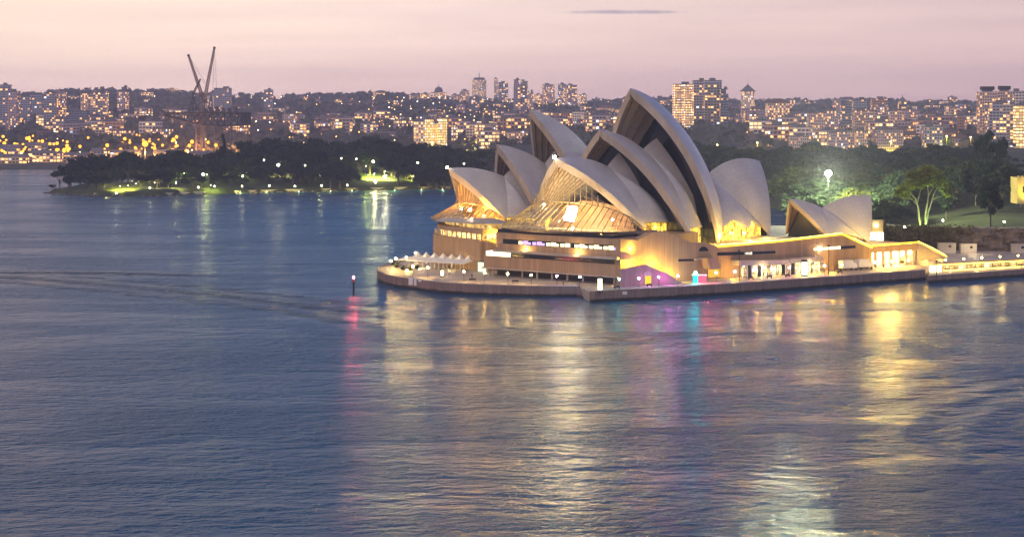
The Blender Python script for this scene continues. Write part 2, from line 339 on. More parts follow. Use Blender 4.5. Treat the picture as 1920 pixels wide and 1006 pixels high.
# ============================================================ QUAY
WL = [(715, 529), (722, 533), (740, 537), (760, 540), (795, 545), (830, 549), (900, 553), (1000, 556), (1081, 556)]
QL = [G(a, b, 0) for a, b in WL]; QL = [(p.x, p.y) for p in QL]
QB = [(-30, 752), (-38, 728), (-44, 708), (-47.5, 690), (-47.5, 676)]
QR = [(p.x, p.y) for p in (G(1108, 566, 0), G(1230, 560, 0), G(1360, 552, 0), G(1550, 538, 0), G(1735, 524, 0))]
def inset(pts, d):
    out = []
    for i, p in enumerate(pts):
        a = Vector(pts[max(0, i - 1)]); b = Vector(pts[min(len(pts) - 1, i + 1)]); t = (b - a).normalized(); out.append((p[0] - t.y * d, p[1] + t.x * d))
    return out
left = QB + QL
li = inset(left, 1.0); ri = inset(QR, 1.0)
QZ = 3.25
prom = MB().prism(li + [(21.5, 618)] + ri + [(152, 690), (185, 745), (150, 775), (40, 800)], -4, QZ)
tag(prom.build('promenade', PAVE), kind='structure')
sw = thing('sea_wall', 'curved pale stone sea wall round the headland point, white panels on it', 'sea wall', (-10, 620, 0))
MB().prism(left + li[::-1], -4, QZ + .12).build('wall', SEAW, sw)
m = MB()
for a, b in zip(inset(left, .15)[:-1], inset(left, .15)[1:]): m.tube((*a, QZ + .2), (*b, QZ + .2), .16, n=5)
m.build('coping', CONC, sw)
def wall_panel(px0, px1, y0, y1, root, off=.12):
    a = G(px0, y1, 0); 
    k = [(px0, y0), (px1, y0), (px1, y1), (px0, y1)]
    # on the wall face: interpolate depth along the waterline
    def dep(px):
        for (p, q), (A, B) in zip(zip(WALLPX[:-1], WALLPX[1:]), zip(WALLXY[:-1], WALLXY[1:])):
            if p <= px <= q: t = (px - p) / (q - p); return A[1] + (B[1] - A[1]) * t
        return WALLXY[0][1]
    v = [P(px, py, dep(px) - off) for px, py in k]; w = [P(px, py, dep(px) + .2) for px, py in k]
    return MB().slab([[v[0], v[1]], [v[3], v[2]]], [[w[0], w[1]], [w[3], w[2]]]).build('sign_panel', WHITEP, root)
WALLPX = [a for a, b in WL]; WALLXY = QL
for q in ((766, 774, 520, 534), (776, 781, 521, 535), (784, 790, 522, 528)): wall_panel(*q, sw)
sw2 = thing('sea_wall', 'long straight stone sea wall under the western promenade', 'sea wall', (80, 640, 0))
MB().prism(QR + ri[::-1], -4, QZ + .12).build('wall', SEAW, sw2)
m = MB()
for a, b in zip(inset(QR, .15)[:-1], inset(QR, .15)[1:]): m.tube((*a, QZ + .2), (*b, QZ + .2), .16, n=5)
m.build('coping', CONC, sw2)
WALLPX = [1108, 1230, 1360, 1550, 1735]; WALLXY = QR
wall_panel(1167, 1176, 546, 552, sw2)
st = thing('landing_steps', 'dark stone landing steps in the notch between the two sea walls', 'steps', (22, 612, 0))
m = MB()
for k in range(7): m.prism([(20.7, 613.2 + .4 * k), (24.4, 606 + .8 * k), (24.6, 616), (21, 618)], -3, .3 + .42 * k)
m.build('step', SEAW, st)
# lower concourse to the right, and forecourt
LQ = [(p.x, p.y) for p in (G(1742, 530, 0), G(1830, 524, 0), G(1925, 517, 0))] + [(240, 735), (330, 800)]
lqi = inset(LQ, .8)
tag(MB().prism(lqi + [(330, 812), (238, 746), (182, 705), (150, 688)], -4, 2.3).build('concourse_walk', PAVE), kind='structure')
sw3 = thing('sea_wall', 'low dark sea wall below the lit lower concourse at right', 'sea wall', (180, 690, 0))
MB().prism(LQ + lqi[::-1], -4, 2.45).build('wall', SEAW, sw3)
tag(MB().prism([(152, 688.2), (182, 705.2), (238, 746.2), (330, 812), (420, 900), (150, 800), (140, 730)], -4, 4.9).build('forecourt', PAVE), kind='structure')

# ============================================================ OPERA HOUSE (shell-roofed concert halls)
OH = thing('opera_house', 'white sail-roofed opera house on a floodlit granite podium', 'opera house', (50, 670, QZ))
RAD = 75.0
class Hall:
    def __init__(s, o, th): s.o = np.array(o); s.u = np.array([math.cos(R_(th)), math.sin(R_(th))]); s.n = np.array([s.u[1], -s.u[0]])
    def w(s, p): q = s.o + p[0] * s.u + p[1] * s.n; return (q[0], q[1], p[2])
def slerp(c, a, b, t):
    u = a - c; v = b - c; w = math.acos(np.clip(u @ v / (np.linalg.norm(u) * np.linalg.norm(v)), -1, 1))
    return c + (math.sin((1 - t) * w) * u + math.sin(t * w) * v) / math.sin(w)
def sphere(F, A, V):
    ab = A - F; ac = V - F; nn = np.cross(ab, ac); L = nn @ nn
    cc = F + (np.cross(nn, ab) * (ac @ ac) + np.cross(ac, nn) * (ab @ ab)) / (2 * L)
    hh = math.sqrt(max(RAD ** 2 - ((cc - F) ** 2).sum(), 1)); nn = nn / math.sqrt(L); a, b = cc + nn * hh, cc - nn * hh
    return a if a[1] < b[1] else b
class Shell:
    """two mirrored spherical triangles: foot F, apex A and valley V on the hall's plane of symmetry"""
    def __init__(s, hall, sa, za, sf, w, zf, sv, zv, NR=22, MJ=20):
        s.h = hall; A, F, V = np.array([sa, 0, za]), np.array([sf, w, zf]), np.array([sv, 0, zv]); s.A, s.F, s.V = A, F, V
        c = s.c = sphere(F, A, V); cp = np.array([c[0], 0, c[2]])
        s.r = [slerp(cp, A, V, i / (NR - 1)) for i in range(NR)]; s.NR, s.MJ = NR, MJ
        s.tj = [0.0] + [.02 + .98 * j / (MJ - 1) for j in range(1, MJ)]
        s.G = [[slerp(c, F, r, t) for t in s.tj] for r in s.r]
    def off(s, p, d):
        q = s.c + (p - s.c) * (RAD + d) / RAD; q = q.copy()
        if q[1] < 0: q[1] = 0.0
        return q
    def rear(s, t): return slerp(s.c, s.F, s.V, t)
    def inner_h(s, a, n, d=-1.2):
        n = abs(n); k = (RAD + d) ** 2 - (a - s.c[0]) ** 2 - (n - s.c[1]) ** 2
        return s.c[2] + math.sqrt(max(k, 0))
    def build(s, th=1.1, rim=2.3, ribs=11):
        conc, H = MB(), s.h.w; parts = []
        for sg in (1, -1):
            M = np.array([1, sg, 1])
            def T(i): return th + (rim - th) * math.exp(-i / 1.3)
            out = [[H(p * M) for p in row] for row in s.G]
            inn = [[H(s.off(p, -T(i) * (.35 + .65 * min(1, j / 6))) * M) for j, p in enumerate(row)] for i, row in enumerate(s.G)]
            if sg == 1: conc.slab(out, inn)
            else: conc.slab(inn, out)
        root = conc.build('roof_shell', CONC, OH)
        for sg in (1, -1):
            M = np.array([1, sg, 1]); L = np.linalg.norm(s.A - s.F)
            o2 = [[H(s.off(p, .14) * M) for p in row] for row in s.G]; o1 = [[H(s.off(p, .02) * M) for p in row] for row in s.G]
            t = MB(); uv = [(i * ribs / (s.NR - 1), tt * L * 1.05) for i in range(s.NR) for tt in s.tj]
            t.grid(o2, sg == 1, uv); b = len(t.f); t.grid(o1, sg == -1)
            for a, c in ((0, 0), (-1, -1)): t.grid([o2[a], o1[a]])
            t.grid([[r[-1] for r in o2], [r[-1] for r in o1]])
            t.build('tile_skin', TILE, root, smooth=True)
        # ribs fanning under the vault
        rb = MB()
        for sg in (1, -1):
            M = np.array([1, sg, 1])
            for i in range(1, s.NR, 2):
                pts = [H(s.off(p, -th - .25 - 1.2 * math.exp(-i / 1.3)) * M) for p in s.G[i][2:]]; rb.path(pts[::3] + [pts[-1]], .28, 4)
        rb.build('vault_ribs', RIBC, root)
        return root
    def close(s, q, mat, name='glass_wall', d=-1.6, j0=0):
        i = min(s.NR - 1, max(0, int(q * (s.NR - 1)))); rows = []
        for j in range(j0, s.MJ):
            p = s.off(s.G[i][j], d); n = p[1]; rows.append([s.h.w((p[0], n * k, p[2])) for k in (1, .5, 0, -.5, -1)])
        rows2 = [[(x + .25 * s.h.u[0], y + .25 * s.h.u[1], z) for x, y, z in r] for r in rows]
        return MB().slab(rows, rows2).build(name, mat, OH)
def side_shell(S1, S2, low, zdeck, winmat, sides=(1, -1)):
    """infill between the rear ribs of two shells, with an arched lit opening under it"""
    for sg in sides:
        M = np.array([1, sg, 1]); NW, NT = 13, 12; rows = []; low_pts = []
        for a in range(NW):
            x = a / (NW - 1); t0 = np.interp(x, [p[0] for p in low], [p[1] for p in low]); row = []
            for b in range(NT):
                t = t0 + (1 - t0) * b / (NT - 1); p = S1.rear(t) * (1 - x) + S2.rear(t) * x
                p = p + np.array([0, 1, .45]) * 2.2 * math.sin(math.pi * x) * math.sin(math.pi * min(1, t))
                row.append(p)
            rows.append(row)
        out = [[S1.h.w(p * M) for p in r] for r in rows]; inn = [[S1.h.w(np.array([p[0], max(0, p[1] - .7), p[2] - .5 - max(0, .7 - p[1])]) * M) for p in r] for r in rows]
        uv = [(a * .6, b * 2.0) for a in range(NW) for b in range(NT)]
        m = MB(); m.grid(out, sg == 1, uv); m.grid(inn, sg == -1); m.grid([[r[0] for r in out], [r[0] for r in inn]])
        m.build('infill_shell', TILE, OH, smooth=True)
        top = [(r[0] - np.array([0, .9, .1])) for r in rows]
        g0 = [S1.h.w(p * M) for p in top]; g1 = [S1.h.w(np.array([p[0], p[1] + .2, min(zdeck, p[2] - .3)]) * M) for p in top]
        w = MB(); w.grid([g0, g1], sg == 1); wo = w.build('foyer_window', winmat, OH)
        mu = MB()
        for a in range(0, NW): mu.tube(Vector(g0[a]) , Vector(g1[a]), .16, n=4)
        mu.path(g0, .22, 4); hm = [Vector(a) * .45 + Vector(b) * .55 for a, b in zip(g0, g1)]; mu.path(hm, .12, 4)
        mu.build('mullion', BRONZE, wo)
WARM = room('warm_room', (1.0, .52, .03), (1.0, .74, .10), 2.3, .25)
WARM2 = room('amber_room', (1.0, .36, .03), (1.0, .62, .08), 2.2, .3)
CREAM = room('cream_room', (1.0, .78, .40), (1.0, .9, .66), 2.2, .4)
CH = Hall((15, 650.66), 48.5); OT = Hall((-26, 705), 35.0); RS = Hall((104, 705), 36.3)
c1 = Shell(CH, -.4, 43.3, 18, 25.3, 18.1, 27.8, 40); c1r = Shell(CH, 34.4, 44.7, 53, 18.0, 15.4, 27.8, 40)
c2 = Shell(CH, 23.4, 52.9, 37.2, 29.8, 14.6, 48.2, 45.7); c2r = Shell(CH, 56.1, 49.5, 62.8, 19, 13.1, 48.2, 45.7)
c3 = Shell(CH, 40.7, 67.4, 57.9, 26.1, 12.8, 85.7, 34.7); c4 = Shell(CH, 121.7, 39.9, 106.1, 15.2, 12.8, 85.7, 34.7)
o1 = Shell(OT, 3.2, 38.2, 19.4, 14.3, 18.8, 28, 34.8); o1r = Shell(OT, 32.5, 38.3, 36.2, 13.4, 17.5, 28, 34.8)
o2 = Shell(OT, 24.7, 46.8, 35.6, 15.9, 16.4, 47.2, 39.2); o2r = Shell(OT, 51.9, 44.3, 52.2, 13.9, 14.8, 47.2, 39.2)
o3 = Shell(OT, 39.6, 60, 58.6, 14.7, 14.2, 74, 36.6); o4 = Shell(OT, 108, 38, 94, 12, 12.8, 74, 36.6)
r1 = Shell(RS, -3.1, 27.2, 6.2, 11.3, 13.2, 13.9, 23.3); r2 = Shell(RS, 39.9, 27.2, 27.5, 10.8, 10.2, 13.9, 23.3)
for s in (c1, c2, c3, c4, o1, o2, o3, o4): s.build()
for s in (c1r, c2r, o1r, o2r): s.build(.8, 1.2, 8)
for s in (r1, r2): s.build(.7, 1.3, 8)
for a, b, low, z, wm in ((c1, c1r, [(0, .14), (1, .16)], 15.5, WARM), (c2, c2r, [(0, .12), (1, .14)], 12.7, WARM),
                         (c3, c4, [(0, .20), (.25, .29), (.62, .13), (.8, .26), (1, .14)], 12.7, WARM2),
                         (o1, o1r, [(0, .1), (1, .1)], 15.5, WARM), (o2, o2r, [(0, .1), (1, .1)], 12.7, WARM), (o3, o4, [(0, .12), (.5, .22), (1, .12)], 12.7, WARM2),
                         (r1, r2, [(0, .06), (.45, .16), (1, .12)], 12.7, WARM2)):
    side_shell(a, b, low, z, wm)
for s, q in ((c2, .42), (c3, .36), (o2, .42), (o3, .36), (c4, .12), (o4, .12), (r1, .38), (r2, .12)): s.close(q, DARKG)
for s in (c1r, c2r, o1r, o2r): s.close(.10, DARKG)
def cascade(S, H, foot, mid, bot, hw, name='foyer_glass', N=33):
    """glass wall: upright mullioned curtain, then a skirt that fans out over the terrace"""
    fs, fw, fz = foot; top, md, bt = [], [], []
    for k in range(N):
        a = (-1 + 2 * k / (N - 1)) * math.pi / 2; cs = max(0.0, math.cos(a))
        m = np.array([fs - (fs - mid[0]) * cs ** .7, (fw - 1) * math.sin(a), fz + .3 + (mid[1] - fz) * cs ** .6]); md.append(m)
        bt.append(np.array([fs - (fs - bot[0]) * cs ** .6, hw * math.sin(a), bot[1]]))
        hh = min(S.inner_h(m[0], m[1], -2.0), S.A[2] - 2.5); top.append(np.array([m[0], m[1], max(m[2] + .05, hh)]))
    up = MB().grid([[H.w(p) for p in top], [H.w(p) for p in md]]).build('glass_wall', GLASSW, OH)
    sk = MB().grid([[H.w(p) for p in md], [H.w(p) for p in bt]]).build('glass_skirt', GLASSW, OH)
    for ob, A, B in ((up, top, md), (sk, md, bt)):
        mu = MB()
        for p, q in zip(A, B): mu.tube(H.w(p), H.w(q), .17, n=4)
        mu.path([H.w(p) for p in B], .22, 4)
        for fr in (.33, .66): mu.path([H.w(p * (1 - fr) + q * fr) for p, q in zip(A, B)], .08, 3)
        mu.build('mullion', BRONZE, ob)
    # eave slab under the skirt
    sl = MB(); b0 = [H.w(p - np.array([0, 0, .15])) for p in bt]; b1 = [H.w(p - np.array([-1.0, 0, .8])) for p in bt]; b2 = [H.w((fs, p[1] * .9, p[2] - .6)) for p in bt]
    sl.grid([b0, b1, b2]); sl.build('eave', CONC, OH)
    return md, bt
cascade(c1, CH, (18, 25.3, 18.1), (4, 28.2), (-10.2, 19.4), 29)
cascade(o1, OT, (19.4, 14.3, 18.8), (10.5, 25.2), (0, 19.5), 18, N=23)
# rooms behind the glass: timber hall wall and floor
def hall_room(H, s0, s1, hw, z0, z1, taper):
    m = MB(); rows = [[H.w((s0 + abs(k) * taper, hw * k, z0)) for k in (-1, -.6, -.2, .2, .6, 1)], [H.w((s0 + 2 + abs(k) * taper, hw * .75 * k, z1 - abs(k) * 3)) for k in (-1, -.6, -.2, .2, .6, 1)],
                      [H.w((s1, hw * .35 * k, z1 + 1 - 3 * abs(k))) for k in (-1, -.6, -.2, .2, .6, 1)]]
    m.grid(rows); m.build('hall_wall', pbr('timber_wall', (.22, .12, .055), .6, .2, .5, streak=True), OH)
    MB().grid([[H.w((s0 - 15, -hw * .62, z0)), H.w((s0 - 15, hw * .62, z0))], [H.w((s0 - 6, -hw * .95, z0)), H.w((s0 - 6, hw * .95, z0))], [H.w((s0 + 8, -hw, z0)), H.w((s0 + 8, hw, z0))]]).build('foyer_floor', pbr('foyer_floor_pale', (.42, .38, .26), .8), OH)
hall_room(CH, 14, 20, 20, 18.2, 29, 4); hall_room(OT, 16, 21, 11, 18.9, 27, 3)
def lamp_light(name, loc, e, col, parent=None, rad=.5):
    L = bpy.data.lights.new(name, 'POINT'); L.energy = e; L.color = col; L.shadow_soft_size = rad
    o = bpy.data.objects.new(name, L); COL.objects.link(o); o.location = Vector(loc) - (ORI.get(parent.name, Vector()) if parent else Vector())
    if parent: o.parent = parent
    return o
def spot(name, loc, to, e, col, ang=60, parent=None, blend=.8, rad=.6):
    L = bpy.data.lights.new(name, 'SPOT'); L.energy = e; L.color = col; L.spot_size = R_(ang); L.spot_blend = blend; L.shadow_soft_size = rad
    o = bpy.data.objects.new(name, L); COL.objects.link(o); o.location = Vector(loc) - (ORI.get(parent.name, Vector()) if parent else Vector())
    o.rotation_euler = (Vector(to) - Vector(loc)).to_track_quat('-Z', 'Y').to_euler()
    if parent: o.parent = parent
    return o
E_WHITE = emit('lamp_white', (1, .86, .62), 90); E_HOT = emit('lamp_hot', (1, .92, .72), 240)
# foyer lamps seen through the glass
for H, p, r, e in ((CH, (2.5, 4.5, 24.5), .8, E_HOT), (CH, (10, -14, 27), .35, E_WHITE), (CH, (8, 18, 23), .35, E_WHITE), (OT, (9, 5.5, 23.2), .55, E_HOT), (OT, (11, -3, 23), .3, E_WHITE), (OT, (12, 10, 21), .3, E_WHITE)):
    MB().ball(H.w(p), r).build('foyer_lamp', e, OH)
for H, p, e, col in ((CH, (7, -8, 24), 10000, (1, .82, .36)), (CH, (8, 13, 23), 5500, (1, .62, .12)), (CH, (-1, 3, 21.5), 15000, (1, .90, .42)), (OT, (11, 0, 22), 13000, (1, .5, .10)), (OT, (12, 8, 21), 12000, (1, .6, .08))):
    lamp_light('foyer_light', H.w(p), e, col, OH)
hp = [CH.w(q) for q in ((1.2, 2.2, 22.6), (1.2, 6.6, 22.2), (3.4, 6.4, 27.0), (3.4, 2.4, 27.2))]
MB().slab([[hp[0], hp[1]], [hp[3], hp[2]]], [[(x + .3 * CH.u[0], y + .3 * CH.u[1], z) for x, y, z in (hp[0], hp[1])], [(x + .3 * CH.u[0], y + .3 * CH.u[1], z) for x, y, z in (hp[3], hp[2])]]).build('glare_panel', emit('foyer_glare', (1, .90, .62), 125), OH)  # glowing panel added for the white foyer glare and its streak on the water
# apex floodlights of the two front shells
for H, S in ((CH, c1), (OT, o1)):
    a = H.w((S.A[0] - .6, 0, S.A[2] + .5)); MB().ball(a, .55 if H is CH else .42).build('apex_lamp', E_WHITE, OH)
spot('rim_flood', CH.w((-14, 4, 20)), CH.w((4, 0, 34)), 38000, (1, .74, .42), 75, OH)
spot('rim_flood', OT.w((-9, 2, 20.5)), OT.w((8, 0, 30)), 16000, (1, .6, .32), 75, OH)

# ------------------------------------------------------------ podium
def Wp(t, o=0.0): return (35 + .809 * t - .588 * o, 620 + .588 * t + .809 * o)
def Wt(px, o=0.0): k = (px - 960) / FPX; return (k * (620 + .809 * o) - 35 + .588 * o) / (.809 - .588 * k)
def Wz(px, py, o=0.0): return CH_ - (py - YH) * Wp(Wt(px, o), o)[1] / FPX
def wprof(pts, o0, o1, name, mat, zb=None, parent=None, root=OH):
    """profile drawn along the west front, given in picture points on the plane o0, extruded back to o1"""
    q = [(Wt(px, o0), Wz(px, py, o0)) for px, py in pts]
    if zb is not None: q = q + [(q[-1][0], zb), (q[0][0], zb)]
    a = [(*Wp(t, o0), z) for t, z in q]; b = [(*Wp(t, o1), z) for t, z in q]; n = len(q); m = MB()
    m.add(a + b, [tuple(range(n - 1, -1, -1)), tuple(range(n, 2 * n))] + [(i, (i + 1) % n, n + (i + 1) % n, n + i) for i in range(n)],
          [[(t, z) for t, z in q][::-1], [(t, z) for t, z in q]] + [[(0, 0), (0, 0), (1, 1), (1, 1)]] * n)
    return m.build(name, mat, parent or root)
wprof([(1163, 448), (1196, 450), (1222, 436), (1246, 434), (1298, 455), (1326, 455), (1345, 463)], 0, 3, 'west_wall', CLAD, QZ)
wprof([(1345.2, 463), (1460, 453), (1580, 440), (1612, 455), (1635, 466)], .4, 3, 'west_wall', CLAD, QZ)
def Wq(px, o): return Wp(Wt(px, o), o)
deck = MB().prism([Wp(21, 2.6), Wp(115, 2.6), (126, 740), (140, 770), (60, 800), (-30, 760), (-24, 720), (2, 690), (20, 668)], QZ, 12.7).build('podium_deck', PAVE, OH)
MB().prism([CH.w((-6, 33, 0))[:2], CH.w((20, 33, 0))[:2], CH.w((40, 30, 0))[:2], CH.w((40, -26, 0))[:2], CH.w((-6, -22, 0))[:2]], 12.75, 17.9).build('foyer_base', CLAD, OH)
# podium return and the monumental steps beyond the corner
wprof([(1635.3, 463), (1722, 456)], .4, 30, 'landing', CLAD, 8.6)
m = MB()
for k in range(12):
    t0 = 140.2 + 1.32 * k; z = 10.9 - .52 * k
    m.prism([Wp(t0, .4), Wp(t0 + 1.36, .4), Wp(t0 + 1.36, 34), Wp(t0, 34)], 4.2, z)
m.build('monumental_steps', PAVE, OH)
wprof([(1722, 453), (1776, 483), (1776, 487), (1722, 457)], .1, .5, 'stair_parapet', CONC)
MB().prism([Wp(116.5, 9), Wp(140, 9), Wp(140, 10), Wp(116.5, 10)], QZ, 8.5).build('undercroft_wall', WHITEP, OH)
for t in (119, 123, 127, 131, 135, 139): MB().prism([Wp(t, .8), Wp(t + .8, .8), Wp(t + .8, 1.8), Wp(t, 1.8)], QZ, 8.6).build('undercroft_column', CONC, OH)
E_TUBE = emit('tube_light', (1, .80, .34), 7)
for o in (2.2, 4.4, 6.6): MB().prism([Wp(117.5, o), Wp(139.5, o), Wp(139.5, o + .8), Wp(117.5, o + .8)], 7.5 - o * .25, 8.45).build('undercroft_lamp', E_TUBE, OH)
lamp_light('undercroft_light', (*Wp(128, 2), 6.5), 20000, (1, .72, .2), OH, 1.0)
# gold line of light along the parapets
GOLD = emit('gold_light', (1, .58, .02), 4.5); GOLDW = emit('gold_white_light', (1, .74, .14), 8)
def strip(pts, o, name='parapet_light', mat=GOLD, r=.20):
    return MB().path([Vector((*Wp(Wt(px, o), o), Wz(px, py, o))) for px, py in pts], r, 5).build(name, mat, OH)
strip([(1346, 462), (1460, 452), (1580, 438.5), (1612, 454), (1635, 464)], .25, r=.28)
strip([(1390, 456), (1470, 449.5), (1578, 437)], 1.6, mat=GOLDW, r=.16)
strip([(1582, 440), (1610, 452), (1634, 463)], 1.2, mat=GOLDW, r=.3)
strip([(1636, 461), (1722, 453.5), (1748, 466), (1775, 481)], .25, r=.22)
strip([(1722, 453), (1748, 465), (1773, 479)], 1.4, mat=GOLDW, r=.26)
# little lanterns and rail posts on the terrace edge
for k in range(46):
    t = 44 + k * 1.5 + random.uniform(-.3, .3); m = MB(); m.ball((*Wp(t, random.uniform(2.2, 6.0)), 13.7 + random.uniform(-.3, .9)), random.uniform(.12, .26), 6, 4)
    m.build('terrace_lantern', GOLDW, OH)
for k in range(40): t = 43 + k * 1.75; MB().tube((*Wp(t, 2.4), 12.7), (*Wp(t, 2.4), 13.9 + t * .004), .07, n=4).build('rail_post', BRONZE, OH)
for t, e, z in ((119, 3000, 11), (126, 3000, 11), (134, 3000, 11), (142, 3000, 10), (150, 2500, 7.5)): lamp_light('amber_fill', (*Wp(t, 5), z + 1.5), e, (1, .68, .10), OH, .3)
for t, e in ((46, 1500), (58, 1500), (70, 1500), (84, 1800), (98, 1800), (109, 1500)): lamp_light('terrace_light', (*Wp(t, 5), 15.0), e, (1, .70, .12), OH, .3)
for t in (46, 56, 66, 76, 84, 92, 100, 108, 116, 124, 132, 140, 148): lamp_light('amber_fill', (*Wp(t, -4), 5.4), 1700, (1, .58, .05), OH, .3)  # unseen amber point lights added to gild the promenade paving
# west front: lower rose-granite stair block, slits, arch, buttress stair
wprof([(1166, 505), (1213, 496), (1240, 509), (1250, 511), (1279, 531)], -5, -3.4, 'stair_block', CLADP, QZ)
wprof([(1164, 471), (1176, 472.5), (1198, 487), (1164, 487)], -1.6, -.9, 'stair_parapet', CLADP)
MB().prism([Wp(.2, -3.3), Wp(17, -3.3), Wp(17, -.05), Wp(.2, -.05)], QZ, 5.2).build('west_stair', PAVE, OH)
dw = wprof([(1210, 517), (1221, 517), (1221, 533), (1210, 533)], -5.12, -4.9, 'doorway', emit('door_amber', (1, .56, .05), 1.3))
wprof([(1208, 516), (1209, 511), (1215, 508), (1221, 511), (1223, 516)], -5.1, -4.9, 'door_arch', CONC)
wprof([(1343, 473), (1400, 472), (1454, 470), (1454, 474.5), (1400, 477), (1343, 479)], .28, .6, 'slit_window', DARKG)
wprof([(1397, 473), (1410, 472.5), (1410, 476.5), (1397, 477)], .15, .5, 'slit_light', CREAM)
wprof([(1272, 486), (1302, 485), (1302, 489), (1272, 490)], -.1, .2, 'slit_window', DARKG)
wprof([(1576, 461.5), (1604, 460), (1604, 465), (1576, 467)], .28, .6, 'slit_window', DARKG)
wprof([(1527, 465.8), (1576, 461.7), (1576, 466), (1527, 469)], .2, .6, 'slit_light', emit('slit_lit', (1, .80, .42), 5))
MB().ball((*Wp(Wt(1539, -.2), -.2), Wz(1539, 466, -.2)), .45).build('flood_lamp', E_WHITE, OH)
wprof([(1311, 471), (1312, 466), (1316, 462.5), (1321, 462), (1326, 465), (1329, 470)], -.1, .2, 'arch_window', DARKG)
wprof([(1327, 484), (1340, 482), (1355, 501), (1350, 504), (1332, 505)], -3.5, 0, 'buttress_stair', CLAD, None)
wprof([(1329, 505), (1349, 504), (1349, 518), (1329, 520)], -.3, .2, 'lit_recess', emit('recess_amber', (1, .52, .06), 1.0))
wprof([(1305, 485), (1340, 481), (1340, 483), (1305, 488)], -1.2, -.05, 'stair_rail', CONC)
# north foyers of the concert hall: stacked bands with deep window strips
def chq(s, n): return CH.w((s, n, 0))[:2]
def band(s0, n0, n1, z0, z1, name, mat, sb=6):
    return MB().prism([chq(s0, n0), chq(s0, n1), chq(sb, n1), chq(sb, n0)], z0, z1).build(name, mat, OH)
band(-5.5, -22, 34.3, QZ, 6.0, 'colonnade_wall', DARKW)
band(-10.2, -24, 35.0, 6.0, 9.9, 'band_wall', CLAD)
band(-11.0, -24.4, 35.2, 5.6, 6.0, 'canopy_edge', CONC)
band(-8.8, -13, 34.6, 9.9, 11.5, 'window_strip', DARKG)
band(-8.9, -24, -13, 9.9, 11.4, 'lit_window', emit('foyer_bright', (1, .84, .48), 5))
band(-11.2, -19, 35.1, 11.5, 12.3, 'ledge', CONC)
band(-9.8, -18, 35.0, 12.3, 14.3, 'band_wall', CLAD)
band(-8.6, -16.5, 34.6, 14.3, 16.0, 'window_strip', DARKG)
band(-9.8, -16.8, 35.0, 16.0, 18.0, 'band_wall', CLAD)
band(-7.5, -20, 30, 18.0, 19.0, 'clerestory', DARKG)
for k in range(9): p = chq(-9.6, -20 + k * 6.6); MB().box(p, .5, .5, QZ, 6.0, R_(48.5)).build('colonnade_column', CONC, OH)
# uplit angled panes in the upper strip, cream at right and violet at left
for k in range(22):
    n = -11 + 45.0 * k / 22; wd = .65
    c = 'pane_violet' if (k < 7 and k > 1 or k > 20) else 'pane_cream'
    mm = emit('pane_violet', (.66, .42, 1.0), 1.5) if c == 'pane_violet' else emit('pane_cream', (1, .82, .40), 2.6)
    if k in (0, 12): continue
    MB().prism([chq(-9.1, n), chq(-9.3, n + .9 + .4 * (k % 3)), chq(-8.7, n + 1.0 + .4 * (k % 3)), chq(-8.7, n)], 14.45, 15.2 + .22 * (k % 3)).build('lit_pane', mm, OH)
# opera theatre foyers: curved drum with lit strip, disc eave
def otq(s, n): return OT.w((s, n, 0))[:2]
DR = [(-4.6, 32), (-4.7, 20), (-3.6, 8), (-.8, -3), (3.5, -11), (11, -20), (30, -24)]
def drum(d, z0, z1, name, mat, back=30):
    pts = [otq(s + d, n - d * .3 * (1 if n > 0 else -1)) for s, n in DR] + [otq(back, -24), otq(back, 32 - d * .3)]
    return MB().prism(pts, z0, z1).build(name, mat, OH)
drum(0, QZ, 13.9, 'drum_wall', CLAD); drum(2.6, 13.9, 15.9, 'lit_strip', room('drum_room', (1, .45, .06), (1, .75, .3), 2.2, .45))
drum(1.5, 15.9, 17.6, 'drum_band', CLAD); drum(4.5, 17.6, 18.9, 'clerestory', room('drum_room_dim', (.35, .16, .04), (1, .6, .15), .9, .3))
for k in range(13): p = otq(-2.6 + .2 + (0 if k < 9 else (k - 8) * 1.3), 30 - 3.2 * k); MB().box(p, .35, .35, 13.9, 15.9, R_(35)).build('drum_pier', CONC, OH)
ring = [(max(12 - 14.5 * math.cos(a) ** .8, -1.9 - .78 * 29 * math.sin(a)) if a < 0 else 12 - 14.5 * math.cos(a) ** .8, 29 * math.sin(a)) for a in [R_(-88 + 176 * k / 24) for k in range(25)]]
m = MB(); a0 = [OT.w((s, n, 19.0)) for s, n in ring]; a1 = [OT.w((s, n, 19.35)) for s, n in ring]; a2 = [OT.w((12 - (12 - s) * .55, n * .6, 20.6)) for s, n in ring]; a3 = [OT.w((14, n * .5, 18.9)) for s, n in ring]
m.grid([a3, a0, a1, a2], True); m.build('disc_eave', pbr('eave_grey', (.36, .34, .32), .5), OH)
# yellow-lit stair down between the two foyers
m = MB()
for k in range(14):
    s0 = -3 + k * 1.15; m.prism([otq(s0, 32.1), otq(s0 + 1.16, 32.1), otq(s0 + 1.16, 35), otq(s0, 35)], QZ, 13.6 - .42 * k)
m.build('terrace_stair', CLAD, OH)
lamp_light('stair_light', OT.w((2, 33.6, 16.2)), 4500, (1, .66, .06), OH, .3)
lamp_light('stair_light', OT.w((9, 33.6, 13.5)), 3000, (1, .66, .06), OH, .3)
# yellow floods hidden behind the stair parapets on the west front
for px, py, o, e in ((1172, 480, -.6, 3000), (1190, 500, -2.6, 4500), (1230, 502, -2.6, 5000), (1262, 520, -2.6, 3500), (1185, 466, -.9, 1800)):
    lamp_light('stair_light', (*Wp(Wt(px, o), o), Wz(px, py, o)), e, (1, .68, .08), OH, .3)
lamp_light('ledge_light', CH.w((-11, -5, 12.9)), 1500, (1, .7, .22), OH); lamp_light('ledge_light', CH.w((-11.4, 18, 12.9)), 1500, (1, .7, .22), OH)
